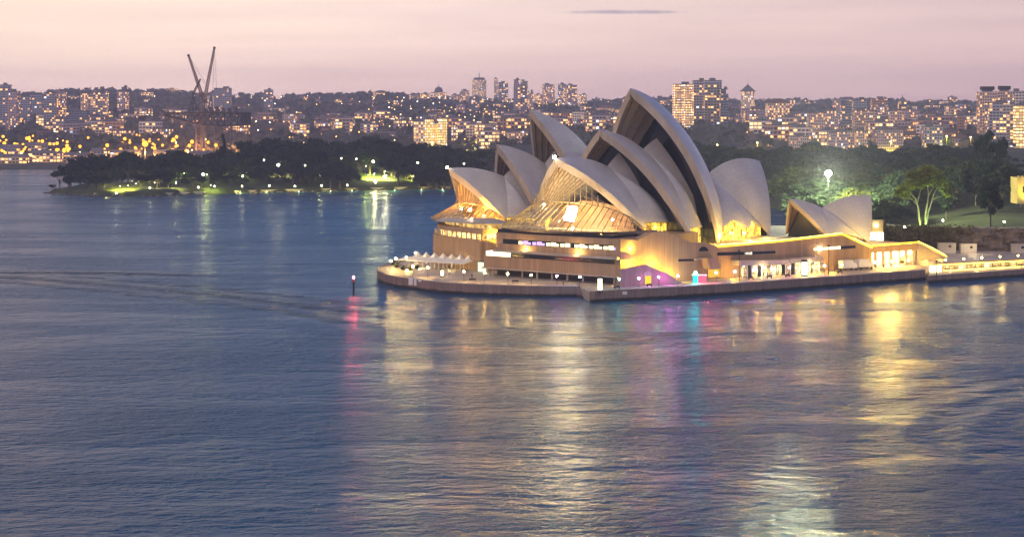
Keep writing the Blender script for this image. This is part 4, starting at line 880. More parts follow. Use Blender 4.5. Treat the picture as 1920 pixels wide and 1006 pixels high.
TW = [
 (0, 22, 160, 2700, GRB, .10, 'blue grey tower at the left edge of the picture, tallest of its row', 1), (14, 37, 172, 2600, MAU, .14, 'mauve tower beside the tallest one at the left edge', 0), (40, 58, 182, 2950, GRB, .08, 'grey slab between the left edge towers and the ladder-lit tower', 1), (58, 82, 178, 3000, GRB, .08, 'pale grey slab just left of the ladder-lit tower', 1),
 (84, 104, 174, 2640, GRB, .12, 'grey tower left half of the pair with the lit stair strip', 1), (104, 124, 172, 2660, MAU, .30, 'tower with a vertical strip of lit stair windows', 0), (127, 166, 208, 2560, DKB, .05, 'dark blue wide office block in front of the left towers', 1),
 (152, 169, 176, 2900, PKB, .25, 'pinkish tower left of the flat lit-roof block', 0), (168, 202, 174, 2850, MAU, .28, 'wide mauve block with bright lights along its roof', 1), (221, 241, 172, 3050, MAU, .25, 'narrow tower with a lit top storey on the left hillside', 0), (229, 240, 164, 3060, DKB, .05, 'small dark tower top behind the lit narrow tower', 1),
 (376, 402, 180, 3250, CRM, .18, 'cream block right behind the crane jib', 0), (403, 433, 166, 3300, GRB, .10, 'grey tower standing behind the right end of the crane', 1), (494, 513, 169, 3400, GRB, .16, 'slim lone grey tower right of the crane', 1), (531, 560, 214, 2700, PKB, .12, 'pale pink block half way down the hill right of the slim tower', 0),
 (612, 640, 213, 3000, MAU, .10, 'low mauve block on the middle slope', 0), (700, 742, 248, 2300, GRB, .10, 'long pale roofed block above the headland trees', 1), (768, 786, 178, 4200, PKB, .3, 'left one of the pale blocks on the ridge left of the domed tower', 0), (788, 806, 176, 4250, PKB, .28, 'right one of the pale blocks on the ridge left of the domed tower', 0),
 (846, 862, 178, 4300, PKB, .3, 'pale block right of the domed tower on the ridge', 0), (862, 880, 170, 4250, PKB, .26, 'pale block between the domed tower and the spired tower', 0), (880, 899, 182, 3450, DKB, .12, 'dark blue tower in front of the spired tower', 1), (855, 872, 196, 3300, MAU, .2, 'low mauve tower left of the dark blue tower', 0),
 (926, 933, 148, 4550, CRM, .2, 'very thin pale tower right of the spired tower', 0), (933, 953, 155, 4450, GRB, .22, 'blue grey tower beside the very thin tower', 1), (963, 976, 150, 3300, MAU, .16, 'left half of the tall mauve twin slab', 1), (976, 990, 153, 3320, GRB, .2, 'right half of the tall mauve twin slab', 1), (990, 1000, 172, 3600, PKB, .25, 'narrow pale tower right of the mauve twin slab', 0),
 (1017, 1040, 159, 4200, PKB, .28, 'pink tower on the ridge left of the peak of the tallest sail', 0), (1002, 1018, 178, 4000, PKB, .35, 'small pink block left of the pink ridge tower', 0), (1046, 1062, 158, 4000, GRB, .25, 'left of the two grey towers nearest the tallest sail', 0), (1062, 1082, 160, 3980, MAU, .3, 'right of the two grey towers nearest the tallest sail', 1), (1084, 1100, 178, 4100, PKB, .4, 'low pale block right of the two grey ridge towers', 0),
 (776, 796, 228, 2120, CRM, .35, 'left wing of the bright yellow lit apartment block', 0), (797, 812, 224, 2100, (.62, .50, .16), .92, 'second bay of the bright yellow lit apartment block', 2), (812, 822, 232, 2104, (.6, .48, .16), .75, 'low middle bay of the bright yellow lit apartment block', 2), (822, 838, 222, 2100, (.62, .50, .16), .9, 'right bay of the bright yellow lit apartment block', 2), (846, 858, 236, 2150, MAU, .5, 'small block right of the yellow lit apartments', 0),
 (874, 894, 233, 2160, CRM, .06, 'plain beige block left of the dazzling office block', 1), (894, 926, 228, 2170, (.62, .52, .28), .88, 'dazzling fully lit office block above the trees', 0), (926, 946, 236, 2200, BRK, .3, 'brick block right of the dazzling office block', 0), (930, 990, 246, 2060, PKB, 0.18, 'long brick apartment row above the garden, many lit windows', 2),
 (1040, 1074, 212, 2380, BRK, .2, 'brick block left of the cream apartment slab', 0), (1073, 1098, 210, 2300, CRM, .10, 'cream apartment slab between the two front sails', 0), (1088, 1098, 199, 2310, CRM, .02, 'cream lift tower rising out of the cream apartment slab', 1), (1099, 1114, 208, 2320, MAU, .4, 'block with a column of lit windows beside the cream slab', 0), (1114, 1128, 218, 2350, BRK, .15, 'low brick block right of the lit column block', 0),
 (1262, 1300, 159, 2300, (.50, .27, .17), .72, 'orange glowing gridded tower right of the tallest sail', 2), (1299, 1323, 152, 2360, GRB, .10, 'plain grey tower just behind the orange gridded tower', 1), (1320, 1352, 152, 2330, GRB, .16, 'wide blue grey banded tower right of the orange one', 1), (1350, 1365, 168, 2300, DKB, .16, 'lower shoulder tower of the blue grey banded tower', 1),
 (1388, 1416, 172, 2800, CRM, .35, 'round pale tower with a pointed roof', 0), (1437, 1478, 193, 2500, PKB, .35, 'pink block under a dark hipped roof', 0), (1392, 1432, 205, 2420, MAU, .2, 'mauve block below the round pointed tower', 0), (1405, 1420, 214, 2330, MAU, .4, 'small block with a column of lights below the round tower', 0),
 (1514, 1546, 212, 2080, PKB, 0.14, 'left part of the broad pink apartment block behind the floodlight mast', 2), (1546, 1574, 208, 2100, MAU, 0.13, 'right part of the broad pink apartment block behind the floodlight mast', 2), (1560, 1577, 188, 2700, MAU, .15, 'dark mauve tower behind the broad pink block', 0), (1578, 1596, 194, 2300, DKB, .10, 'dark teal tower between the pink blocks', 1), (1598, 1624, 187, 2600, GRB, .12, 'grey slab with one bright lit corner', 1),
 (1600, 1640, 208, 2120, PKB, 0.13, 'brown pink balconied block right of the dark teal tower', 2), (1633, 1662, 186, 2550, BRK, .2, 'brick tower with lights on its roof', 0), (1640, 1664, 200, 2250, MAU, .25, 'mauve block in front of the brick tower', 0), (1667, 1694, 208, 2150, PKB, 0.14, 'pink block with white balconies', 0), (1692, 1722, 206, 2180, MAU, 0.10, 'mauve block joined to the pink white-balconied block', 2), (1684, 1700, 190, 2700, DKB, .2, 'block with a blue pointed roof', 1),
 (1772, 1778, 199, 2350, CRM, .1, 'left of three thin cream towers', 1), (1780, 1784, 200, 2350, CRM, .1, 'middle of three thin cream towers', 1), (1786, 1790, 201, 2350, CRM, .1, 'right of three thin cream towers', 1), (1796, 1806, 218, 2150, BRK, .1, 'thin brick tower right of the three cream towers', 0),
 (1834, 1868, 172, 2050, PKB, .16, 'left one of the twin pink towers with dark roof caps', 0), (1868, 1898, 171, 2070, PKB, .14, 'right one of the twin pink towers with dark roof caps', 0), (1896, 1920, 172, 2200, CRM, .06, 'cream tower at the right edge of the picture', 1), (1850, 1898, 194, 2000, GRB, .2, 'grey banded podium block in front of the twin pink towers', 1), (1902, 1926, 198, 1980, (.5, .36, .12), .75, 'yellow lit block at the right edge of the picture', 1),
 (1480, 1515, 256, 1900, PKB, 0.15, 'terrace of pink houses above the garden trees, left part', 2), (1552, 1588, 248, 1910, MAU, 0.15, 'terrace of mauve houses above the garden trees, middle part', 2), (1588, 1625, 246, 1925, PKB, 0.15, 'terrace of pink houses above the garden trees, right part', 2), (1730, 1765, 238, 1950, GRB, .2, 'low grey block with a lit stair on the right', 0), (1640, 1690, 244, 1930, MAU, 0.10, 'low mauve row above the garden with a lit forecourt', 2),
]
for i, (a, b, yt, d, col, lit, lab, fac) in enumerate(TW):
    roof = 'pyramid' if 'pointed roof' in lab else 'hip' if 'hipped' in lab else 'caps' if 'dark roof caps' in lab else 'flat'
    plan = 'round' if lab.startswith('round') else 'step' if 'shoulder' in lab or 'left half of the tall' in lab else 'box'
    tower(a, b, yt, d, col, lit, lab, fac, 'office_block' if 'office' in lab else 'apartment_tower', 'tower' if 'tower' in lab else 'building', rot=R_(random.choice((0, 0, 8, -9))) if (b - a) < 30 else 0, roof=roof, plan=plan, bal=lab.startswith(('wide blue grey banded', 'orange glowing', 'broad pink', 'brown pink')))
t = tower(885, 912, 150, 4500, CRM, .25, 'round-shouldered pale tower with a thin mast, highest on the skyline', 0, roof='spire', plan='round')
t = tower(808, 837, 174, 4300, PKB, .35, 'broad stepped building with a domed top on the ridge', 0, 'domed_building', 'building', roof='flat'); q = MB()
q.prism([(-12, -9), (12, -9), (12, 9), (-12, 9)], 0, 0.5); hh = CH_ + (YH - 174) * 4300 / FPX - ORI[t.name].z
q = MB(); q.ball((0, 0, hh + 4), 9.5, 12, 8); q.tube((0, 0, hh + 12), (0, 0, hh + 19), .8, .3); q.build('dome', ROOFG, t, local=True)
# yellow stone house at the right edge
t = thing('stone_house', 'yellow floodlit stone house with battlements among trees at the right edge', 'house', (P(1932, 365, 880).x, 880, 20)); o = ORI[t.name]
MB().box((o.x, o.y), 15, 12, 17, 29, 0).build('wall', pbr('yellow_stone', (.45, .33, .12), .9), t)
for k in range(9): MB().box((o.x - 7 + k * 1.75, o.y - 5.9), .9, .5, 29, 29.8).build('battlement', pbr('yellow_stone', (.45, .33, .12)), t)
for k in range(3): MB().box((o.x - 4.5 + 4.5 * k, o.y - 6), 1.3, .2, 22, 25).build('window', DARKG, t)
spot('flood', (o.x - 6, o.y - 13, 19), (o.x - 1, o.y, 27), 9000, (1, .72, .10), 80, t)
# houses and low blocks over the hillsides: five kinds, copied
def house_proto(w, d, h, roof, fac, nm):
    t = thing(nm, 'house', 'house'); m = MB(); facade_prism(m, w, d, h); b = m.build('wall', FAC[fac], t, local=True); r = MB(); z = h + .02
    if roof == 'gable': r.add([(-w * .54, -d * .55, z), (w * .54, -d * .55, z), (w * .54, d * .55, z), (-w * .54, d * .55, z), (-w * .54, 0, z + d * .36), (w * .54, 0, z + d * .36)], [(3, 2, 1, 0), (0, 1, 5, 4), (1, 2, 5), (2, 3, 4, 5), (3, 0, 4)])
    elif roof == 'hip': r.add([(-w * .54, -d * .55, z), (w * .54, -d * .55, z), (w * .54, d * .55, z), (-w * .54, d * .55, z), (-w * .2, 0, z + d * .34), (w * .2, 0, z + d * .34)], [(3, 2, 1, 0), (0, 1, 5, 4), (1, 2, 5), (2, 3, 4, 5), (3, 0, 4)])
    else: r.prism([(-w * .5, -d * .5), (w * .5, -d * .5), (w * .5, d * .5), (-w * .5, d * .5)], z, z + .8); r.prism([(-w * .2, -d * .2), (w * .1, -d * .2), (w * .1, d * .2), (-w * .2, d * .2)], z + .8, z + 3)
    r.build('roof', ROOFT if roof != 'flat' else ROOFG, t, local=True); return t
HP = [(house_proto(14, 10, 6.5, 'gable', 0, 'house'), [0]), (house_proto(12, 11, 7, 'hip', 0, 'house'), [0]), (house_proto(22, 12, 12, 'flat', 0, 'apartment_block'), [0]), (house_proto(18, 13, 17, 'flat', 1, 'apartment_block'), [0]), (house_proto(26, 12, 10, 'hip', 2, 'terrace_row'), [0])]
HLAB = ['gabled house among others on the far hillside', 'hip roofed house among others on the far hillside', 'low flat roofed block among houses on the far hillside', 'mid-rise flat block among houses on the far hillside', 'long terrace under one roof on the far hillside']
nh = 0
for k in range(1500):
    if nh >= 440: break
    mid = nh >= 285
    px = random.uniform(-20, 1940); d = 2000 + 2500 * random.random() ** 1.4
    if mid: px = random.choice((random.uniform(690, 1200), random.uniform(690, 1200), random.uniform(1400, 1940), random.uniform(1400, 1940), random.uniform(0, 700))); d = random.uniform(1960, 2900)
    if px < 700 and d < 2250: continue
    if 1000 < px < 1350 and d < 2200: continue
    x = (px - 960) * d / FPX; z = H(x, d); yy = YH + (CH_ - z) * FPX / d
    if z < 3 or (yy > 262 and 300 < px < 900): continue
    i = random.choice((2, 3, 3)) if mid else random.choice((0, 0, 1, 1, 2, 2, 3, 4)); p, used = HP[i]; loc = (x, d, z - .8); rz = random.uniform(-.6, .6); sc = random.uniform(.9, 1.35) if mid else random.uniform(.85, 1.35)
    if used[0]: o = dup(p, loc, rz, sc)
    else: used[0] = 1; o = p; o.location = loc; o.rotation_euler.z = rz; o.scale = (sc,) * 3
    o['label'] = HLAB[i]; o['category'] = 'house' if i < 2 else 'building'; o['group'] = ('gabled houses', 'hip roofed houses', 'low flat blocks', 'mid-rise flat blocks', 'long terraces')[i] + ' on the far hillside'
    for c in o.children:
        if c.name.startswith('wall'): setcol(c, random.choice((PKB, CRM, MAU, BRK, GRB)), random.uniform(.12, .5))
    nh += 1
# tree cover on the hills (a far mass)
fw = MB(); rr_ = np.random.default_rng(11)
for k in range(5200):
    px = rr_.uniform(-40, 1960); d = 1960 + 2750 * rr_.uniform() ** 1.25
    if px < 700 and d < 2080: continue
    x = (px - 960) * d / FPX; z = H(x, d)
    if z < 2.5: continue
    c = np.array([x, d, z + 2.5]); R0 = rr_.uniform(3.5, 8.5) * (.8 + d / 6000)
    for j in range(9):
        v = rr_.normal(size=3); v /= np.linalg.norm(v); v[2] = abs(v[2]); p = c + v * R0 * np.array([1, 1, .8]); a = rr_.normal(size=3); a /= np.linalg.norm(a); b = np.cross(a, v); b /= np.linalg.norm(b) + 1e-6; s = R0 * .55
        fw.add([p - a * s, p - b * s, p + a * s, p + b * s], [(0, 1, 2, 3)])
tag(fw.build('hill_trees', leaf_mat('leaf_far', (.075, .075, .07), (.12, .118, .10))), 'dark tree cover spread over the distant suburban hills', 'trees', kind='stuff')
# street lamps of the suburbs
def dot_proto(nm, col, s, r):
    t = thing(nm, 'lamp', 'lamp'); MB().tube((0, 0, -9), (0, 0, 0), .18, n=4).build('post', STEELD, t, local=True); MB().ball((0, 0, 0), r, 6, 4).build('lamp_head', emit('dot_%s_%.1f' % (nm, s + col[1]), col, s, False), t, local=True); return t
DP = [(dot_proto('street_lamp', (1, .50, .10), 4.5, .75), [0]), (dot_proto('street_lamp', (1, .74, .34), 6, .7), [0]), (dot_proto('street_lamp', (1, .36, .03), 3.4, 1.25), [0]), (dot_proto('street_lamp', (1, .95, .8), 9, .65), [0])]
DL = [('amber street lamp on the far hillside', 'amber street lamps over the suburbs'), ('pale yellow street lamp on the far hillside', 'pale yellow street lamps over the suburbs'), ('orange dockside lamp at the naval yard', 'orange lamps of the naval yard'), ('white lamp on the far hillside', 'white lamps over the suburbs')]
def dot(i, px, d, up=8.0, sc=1.0):
    x = (px - 960) * d / FPX; loc = (x, d, H(x, d) + up); p, used = DP[i]
    if used[0]: o = dup(p, loc, 0, sc)
    else: used[0] = 1; o = p; o.location = loc; o.scale = (sc,) * 3
    o['label'], o['group'] = DL[i]; o['category'] = 'lamp'
for k in range(235):
    px = random.choice((random.uniform(0, 1920), random.uniform(430, 1130), random.gauss(880, 90))); d = 2050 + 2500 * random.random() ** .9
    dot(random.choice((0, 0, 0, 1, 1, 3)), px, d, random.uniform(8, 15), random.uniform(.6, 1.3) * (.55 + d / 5500))
for k in range(40): dot(random.choice((0, 1, 1, 3)), random.gauss(920, 110), random.uniform(4150, 4560), 10, random.uniform(.9, 1.5))
for k in range(75):
    px = random.choice((random.uniform(0, 480), random.uniform(0, 130), random.gauss(280, 50))); dot(2, px, random.uniform(1950, 2240), random.uniform(7, 14), random.uniform(.7, 1.6))
for px, d, up, sc in ((272, 1985, 18, 2.6), (201, 1990, 16, 1.5), (360, 1990, 20, 1.6), (405, 1985, 17, 1.4), (120, 1985, 12, 1.3), (40, 1980, 10, 1.3), (150, 2000, 14, 1.3), (10, 1985, 9, 1.2)): dot(2, px, d, up, sc)
for px, yy, d, e, c in ((272, 289, 1985, 500000, (1, .5, .10)), (40, 298, 1975, 300000, (1, .55, .12)), (150, 290, 1980, 300000, (1, .50, .1)), (360, 282, 2000, 260000, (1, .42, .12)), (430, 274, 2040, 300000, (1, .45, .15)), (385, 262, 2090, 400000, (1, .42, .12)), (455, 268, 2100, 300000, (1, .48, .16)), (330, 268, 2090, 300000, (1, .45, .14)), (95, 285, 2010, 200000, (1, .6, .15)), (1420, 268, 1890, 130000, (1, .62, .08)), (1345, 276, 1880, 90000, (.9, 1, .1)), (1670, 266, 1890, 120000, (1, .85, .08)), (1775, 256, 1900, 120000, (1, .95, .08)), (1820, 258, 1905, 90000, (1, .6, .1)), (905, 272, 2040, 180000, (1, .8, .2)), (810, 268, 2030, 120000, (1, .85, .15))):
    p = P(px, yy, d); g = H(p.x, d); t = thing('yard_floodlight', 'floodlight on a pole lighting yards and trees at the foot of the far hills', 'floodlight', (p.x, d, g), 'pole floodlights at the foot of the far hills')
    z = max(p.z, g + 9); MB().tube((p.x, d, g - 1), (p.x, d, z), .2, n=5).build('pole', STEELD, t); MB().ball((p.x, d, z + .4), .7, 6, 4).build('lamp_head', emit('yard_lamp', (1, .7, .25), 16), t)
    if 250 < px < 500: lamp_light('glow', (p.x, d - 2.5, z), e * .28, c, t, 1.2)
    else: spot('glow', (p.x, d - 1.5, z + 1.0), (p.x, d - .5, z - 10), e * 3.2, c, 155, t, .4, 1.2)
# naval yard sheds at the left shore
for k, (a, b, yt, d, col, lit) in enumerate(((0, 52, 290, 1968, (.42, .27, .13), .35), (58, 120, 283, 1985, PKB, .4), (122, 165, 287, 1975, (.4, .26, .15), .35), (172, 205, 279, 2010, GRB, .2), (0, 40, 272, 2060, GRB, .15), (210, 262, 282, 2000, MAU, .3), (290, 352, 282, 2000, MAU, .3), (50, 110, 268, 2100, (.3, .27, .27), .15), (355, 398, 284, 1985, BRK, .25))):
    x = ((a + b) / 2 - 960) * d / FPX; w = (b - a) * d / FPX; g = H(x, d) - 1; h = CH_ - (yt - YH) * d / FPX - g; t = thing('dock_shed', 'dockside shed on the naval yard, %s from the left' % ORD[k], 'shed', (x, d, g), 'naval yard sheds')
    m = MB(); facade_prism(m, w, 18, h * .78); setcol(m.build('wall', FAC[1], t, local=True), col, lit); z = h * .78 + .02
    MB().add([(-w * .51, -9.4, z), (w * .51, -9.4, z), (w * .51, 9.4, z), (-w * .51, 9.4, z), (-w * .51, 0, z + h * .22 + 1), (w * .51, 0, z + h * .22 + 1)], [(3, 2, 1, 0), (0, 1, 5, 4), (1, 2, 5), (2, 3, 4, 5), (3, 0, 4)]).build('roof', ROOFG, t, local=True)

# ============================================================ CRANES
def lattice(m, a, b, wa, wb, n, r, up=(0, 1, 0)):
    a = Vector(a); b = Vector(b); ax = (b - a).normalized(); u = ax.cross(Vector(up)).normalized(); v = ax.cross(u)
    ring = []
    for k in range(n + 1):
        f = k / n; w = (wa + (wb - wa) * f) / 2; c = a + (b - a) * f; ring.append([c + u * w * s + v * w * t for s, t in ((-1, -1), (1, -1), (1, 1), (-1, 1))])
    for k in range(n):
        for i in range(4):
            m.tube(ring[k][i], ring[k + 1][i], r, n=4); m.tube(ring[k][i], ring[k + 1][(i + 1) % 4], r * .65, n=4); m.tube(ring[k][i], ring[k][(i + 1) % 4], r * .65, n=4)
    return m
DC = 2010; PC = lambda px, py, dd=0: P(px, py, DC + dd)
hc = thing('hammerhead_crane', 'huge dark hammerhead crane on lattice towers behind the headland', 'crane', (PC(410, 300).x, DC, 3))
m = MB()
for s in (-4.5, 4.5):
    tp = [PC(309 + k * 12.4, 212, s) for k in range(14)]; bt = [PC(309 + k * 12.4, 217 + min(18, max(0, k) * 3.2) if k < 11 else 235 - (k - 11) * 1.5, s) for k in range(14)]
    m.path(tp, .95, 4); m.path(bt, .95, 4)
    for k in range(13): m.tube(bt[k], tp[k + 1], .55, n=4); m.tube(tp[k], bt[k], .55, n=4); m.tube(tp[k], bt[k + 1], .55, n=4)
for k in range(14): m.tube(PC(309 + k * 12.4, 212, -4.5), PC(309 + k * 12.4, 212, 4.5), .4, n=4)
m.build('jib', STEELD, hc); q0, q1 = PC(452, 212), PC(470, 233); MB().box(((q0.x + q1.x) / 2, DC), q1.x - q0.x, 8.0, q1.z, q0.z - .7).build('counterweight', STEELD, hc)
m = MB(); a, b = PC(402, 234), PC(402, 300); 
for px in (403, 433):
    for s in (-7, 7): m.tube(PC(px, 235, s), (PC(px, 300, s).x, DC + s, 2), .9, n=5)
for k in range(5):
    y0, y1 = 235 + k * 13, 248 + k * 13
    for s in (-7, 7): m.tube(PC(403, y0, s), PC(433, y1, s), .45, n=4); m.tube(PC(433, y0, s), PC(403, y1, s), .45, n=4); m.tube(PC(403, y1, s), PC(433, y1, s), .45, n=4)
m.build('tower', STEELM, hc); m = MB()
for px in (368, 378):
    for s in (-4, 4): m.tube(PC(px, 235, s), (PC(px, 300, s).x, DC + s, 2), 1.0, n=5)
for k in range(8):
    for s in (-4, 4): m.tube(PC(368, 235 + k * 8, s), PC(378, 243 + k * 8, s), .4, n=4); m.tube(PC(378, 235 + k * 8, s), PC(368, 243 + k * 8, s), .4, n=4)
m.build('tower', STEELM, hc); m = MB()
for px0, px1, px2, yt in ((354, 362, 372, 176), (388, 396, 399, 180)):
    for s in (-3, 3): m.tube(PC(px0, 211, s), PC(px1, yt), .6, n=4); m.tube(PC(px2, 211, s), PC(px1, yt), .6, n=4); m.tube(PC((px0 + px1) / 2, (211 + yt) / 2, s), PC((px2 + px1) / 2, (211 + yt) / 2, s), .4, n=4)
m.build('mast_frame', STEELD, hc); q0, q1 = PC(378, 203), PC(448, 211); m = MB()
for k in range(6): x = q0.x + (q1.x - q0.x) * (k + .5) / 6; MB().box((x, DC), 3.2, 5, q1.z, q0.z + (k % 3) * .9).build('cabin', STEELM, hc)
for lab, base, tip, y0, hook in (('taller slim luffing crane boom rising right above the hammerhead crane', (383, 190), (402, 90), 30, (406, 166)), ('shorter slim luffing crane boom leaning left above the hammerhead crane', (379, 180), (353.5, 104), 36, None)):
    t = thing('luffing_crane', lab, 'crane', (PC(base[0], 300, y0).x, DC + y0, 3)); b = PC(*base, y0); e = PC(*tip, y0)
    lattice(MB(), b, e, 2.8, 1.4, 20, .42).build('boom', pbr('boom_paint', (.30, .19, .15), .6), t)
    MB().tube((b.x, b.y, 2), b, 1.3, 1.0, 8).build('mast', STEELM, t); MB().box((b.x, b.y), 6, 5, b.z - 2, b.z + 2.2).build('cab', STEELM, t); MB().ball(e, 1.5, 6, 5).build('boom_head', STEELD, t)
    c = MB(); c.tube(e, b + Vector((9 if tip[0] > 380 else 7, 0, 8)), .14, n=4)
    if hook: c.tube(e, PC(*hook, y0), .13, n=4); c.ball(PC(*hook, y0), .8, 6, 4)
    c.build('cable', STEELD, t)
t = thing('derrick', 'short dark derrick boom standing on the left end of the crane', 'crane', tuple(PC(362, 176, -9))); lattice(MB(), PC(362, 176, -9), PC(376, 148, -9), 1.8, .9, 7, .3).build('boom', STEELD, t); MB().tube(PC(362, 211, -9), PC(362, 176, -9), .6, n=5).build('mast', STEELD, t)

# ============================================================ WATERFRONT THINGS
# marquee tents
for k in range(7):
    f = k / 6; c = Vector((-34.2 + 19.0 * f, 696.6 - 15.0 * f, QZ)); t = thing('marquee_tent', 'cream peaked marquee tent, %s from the left in the row by the drum wall' % ORD[k], 'tent', c, 'peaked marquee tents', math.atan2(-15, 19)); n = 9; rows = []
    for i in range(n):
        u = -1 + 2 * i / (n - 1); rows.append([(u * 2.0, v * 2.6, 3.0 + 2.3 * max(0, 1 - max(abs(u), abs(v))) ** 1.7) for v in [-1 + 2 * j / (n - 1) for j in range(n)]])
    MB().slab(rows, [[(x, y, z - .06) for x, y, z in r] for r in rows]).build('canopy', FABRIC, t, local=True)
    for sx in (-1, 1):
        for sy in (-1, 1): MB().tube((sx * 1.9, sy * 2.5, 0), (sx * 1.9, sy * 2.5, 3.0), .07, n=5).build('post', WHITEP, t, local=True)
t = thing('flat_canopy', 'long low white canopy roof in front of the peaked tents', 'canopy', (-31, 684, QZ)); o = ORI[t.name]; qa, qb = Vector((-41.5, 690.5, 0)), Vector((-17, 671.5, 0)); sd = Vector((3.4, 4.4, 0))
MB().slab([[qa + Vector((0, 0, 6.0)), qb + Vector((0, 0, 6.0))], [qa + sd + Vector((0, 0, 6.9)), qb + sd + Vector((0, 0, 6.9))]], [[qa + Vector((0, 0, 5.85)), qb + Vector((0, 0, 5.85))], [qa + sd + Vector((0, 0, 6.75)), qb + sd + Vector((0, 0, 6.75))]]).build('roof', FABRIC, t)
for k in range(9): p = qa.lerp(qb, (k + .1) / 8.2) + sd * .1; MB().tube((p.x, p.y, QZ), (p.x, p.y, 6.05), .09, n=5).build('post', WHITEP, t)
lamp_light('under_canopy_light', (-33, 687.5, 5.4), 1500, (1, .74, .34), t, .4); lamp_light('under_canopy_light', (-22, 679, 5.4), 900, (1, .74, .34), t, .4)
t = thing('glass_kiosk', 'lit glass doorway kiosk at the right end of the tents', 'kiosk', (-10.5, 672.8, QZ)); o = ORI[t.name]; MB().box((o.x, o.y), 2.4, 1.5, QZ, QZ + 3.3, R_(-38)).build('body', emit('kiosk_lit', (.85, 1, .62), 1.3), t); MB().box((o.x, o.y), 2.8, 1.9, QZ + 3.31, QZ + 3.6, R_(-38)).build('roof', STEELD, t)
bm_, bcs = crown('round', 700, 21, .05)
bsh = thing('bush', 'rounded bush lit yellow on the tip of the promenade', 'bush', (0, 0, 0)); bm_.build('foliage', LEAF[2], bsh, local=True); MB().tube((0, 0, -.05), (0, 0, .4), .03, n=5).build('stem', BARK, bsh, local=True)
for k, (px, py, s) in enumerate(((745, 503, 3.0), (757, 507, 2.6), (770, 508, 2.8), (783, 505, 2.4), (738, 497, 2.2))):
    p = G(px, py, QZ); o = bsh if k == 0 else dup(bsh, (0, 0, 0)); o.location = (p.x, p.y, QZ - .5); o.scale = (s * 1.2, s * 1.2, s); o['group'] = 'lit bushes on the promenade tip'; o['label'] = 'rounded bush lit yellow on the tip of the promenade'
t = thing('planter_lamp', 'amber uplight between the bushes on the promenade tip', 'lamp', (G(763, 509, QZ).x, G(763, 509, QZ).y, QZ)); o = ORI[t.name]; MB().ball(o + Vector((0, 0, .5)), .2, 6, 4).build('globe', E_WHITE, t); MB().tube(o, o + Vector((0, 0, .4)), .08, n=5).build('post', STEELD, t); lamp_light('glow', o + Vector((0, -.3, 1.6)), 2200, (1, .70, .10), t, .2); lamp_light('glow', (-43, 684, 5), 2600, (1, .78, .2), t, .2)
# lit pillars
for px, y0, y1, w, s, lab in ((829, 504, 519, 1.0, 3, 'lit information pillar on the curved north promenade'), (1125, 518, 546, 1.3, 7, 'brightly lit pillar by the notch between the sea walls'), (1395, 500, 520, 1.5, 7, 'white glowing pillar left of the glazed pavilion'), (1508.5, 487, 517, 1.7, 9, 'tall dazzling white pillar in front of the glazed pavilion')):
    p = G(px, y1, QZ); h = (y1 - y0) * p.y / FPX; t = thing('light_pillar', lab, 'pillar', (p.x, p.y, QZ)); MB().box((p.x, p.y), w * 1.15, w * 1.15, QZ, QZ + .45).build('plinth', STEELD, t); MB().box((p.x, p.y), w * .9, w * .9, QZ + .45, QZ + h * .86).build('lit_panel', emit('pillar_%d' % s, (1, .88, .60), s), t); MB().box((p.x, p.y), w * 1.1, w * 1.1, QZ + h * .86, QZ + h).build('cap', STEELD, t)
# masts
for px, y0, y1, z, lab in ((1386, 469, 526, QZ, 'thin dark mast on the promenade, left of the white glowing pillar'), (1553.6, 459, 515, QZ, 'thin dark mast on the promenade, right of the dazzling pillar'), (1756, 488, 518, 2.3, 'thin dark mast at the foot of the lower concourse steps'), (842, 498, 514, QZ, 'short thin post beside the lit information pillar')):
    p = G(px, y1, z); t = thing('mast', lab, 'mast', (p.x, p.y, z)); h = (y1 - y0) * p.y / FPX; MB().tube((p.x, p.y, z - .3), (p.x, p.y, z + h), .17, .10, 6).build('pole', STEELD, t); MB().box((p.x, p.y), .7, .3, z + h - .5, z + h).build('lamp_arm', STEELD, t)
# pavilion along the promenade
pv = thing('glazed_pavilion', 'long low glazed pavilion under a pale roof at the podium foot', 'pavilion', (*Wp(Wt(1465, -3), -3), QZ))
wprof([(1388, 489), (1480, 487), (1480, 495.5), (1388, 498)], -4.6, -.1, 'roof', CONC, root=pv); wprof([(1481, 486), (1545, 481), (1545, 488), (1481, 493.5)], -4.2, -.1, 'roof', CONC, root=pv)
for a in range(1392, 1545, 9):
    p = Wp(Wt(a, -4.0), -4.0); MB().tube((p[0], p[1], QZ), (p[0], p[1], 7.2), .2, n=5).build('post', WHITEP, pv)
RG = [room('bay_dim', (.45, .28, .10), (1, .66, .25), .8, .5), DARKG, room('bay_lit', (1, .62, .16), (1, .8, .45), 1.5, .6)]
for k, a in enumerate(range(1394, 1540, 9)): wprof([(a, 497 - (a - 1394) * .05), (a + 7.6, 496.6 - (a - 1394) * .05), (a + 7.6, 519), (a, 519.4)], -3.4, -3.2, 'glass_bay', RG[(k * 7 + k // 3) % 3], root=pv)
lamp_light('under_roof_light', (*Wp(Wt(1430, -5), -5.4), 6.2), 1100, (1, .72, .3), pv, .3); lamp_light('under_roof_light', (*Wp(Wt(1520, -5), -5.4), 6.2), 1100, (1, .72, .3), pv, .3)
# café umbrellas and seats before the pavilion
tb = thing('cafe_table', 'small dark cafe table with chairs before the glazed pavilion', 'table'); MB().tube((0, 0, 0), (0, 0, .72), .05, n=5).build('leg', STEELD, tb, local=True); MB().tube((0, 0, .72), (0, 0, .78), .45, n=10).build('tabletop', STEELD, tb, local=True)
for k in range(12):
    p = Wp(Wt(1400 + k * 7.5, -6.3), -6.3 - (k % 3) * .7); o = tb if k == 0 else dup(tb, (0, 0, 0)); o.location = (*p, QZ); o['group'] = 'cafe tables before the pavilion'
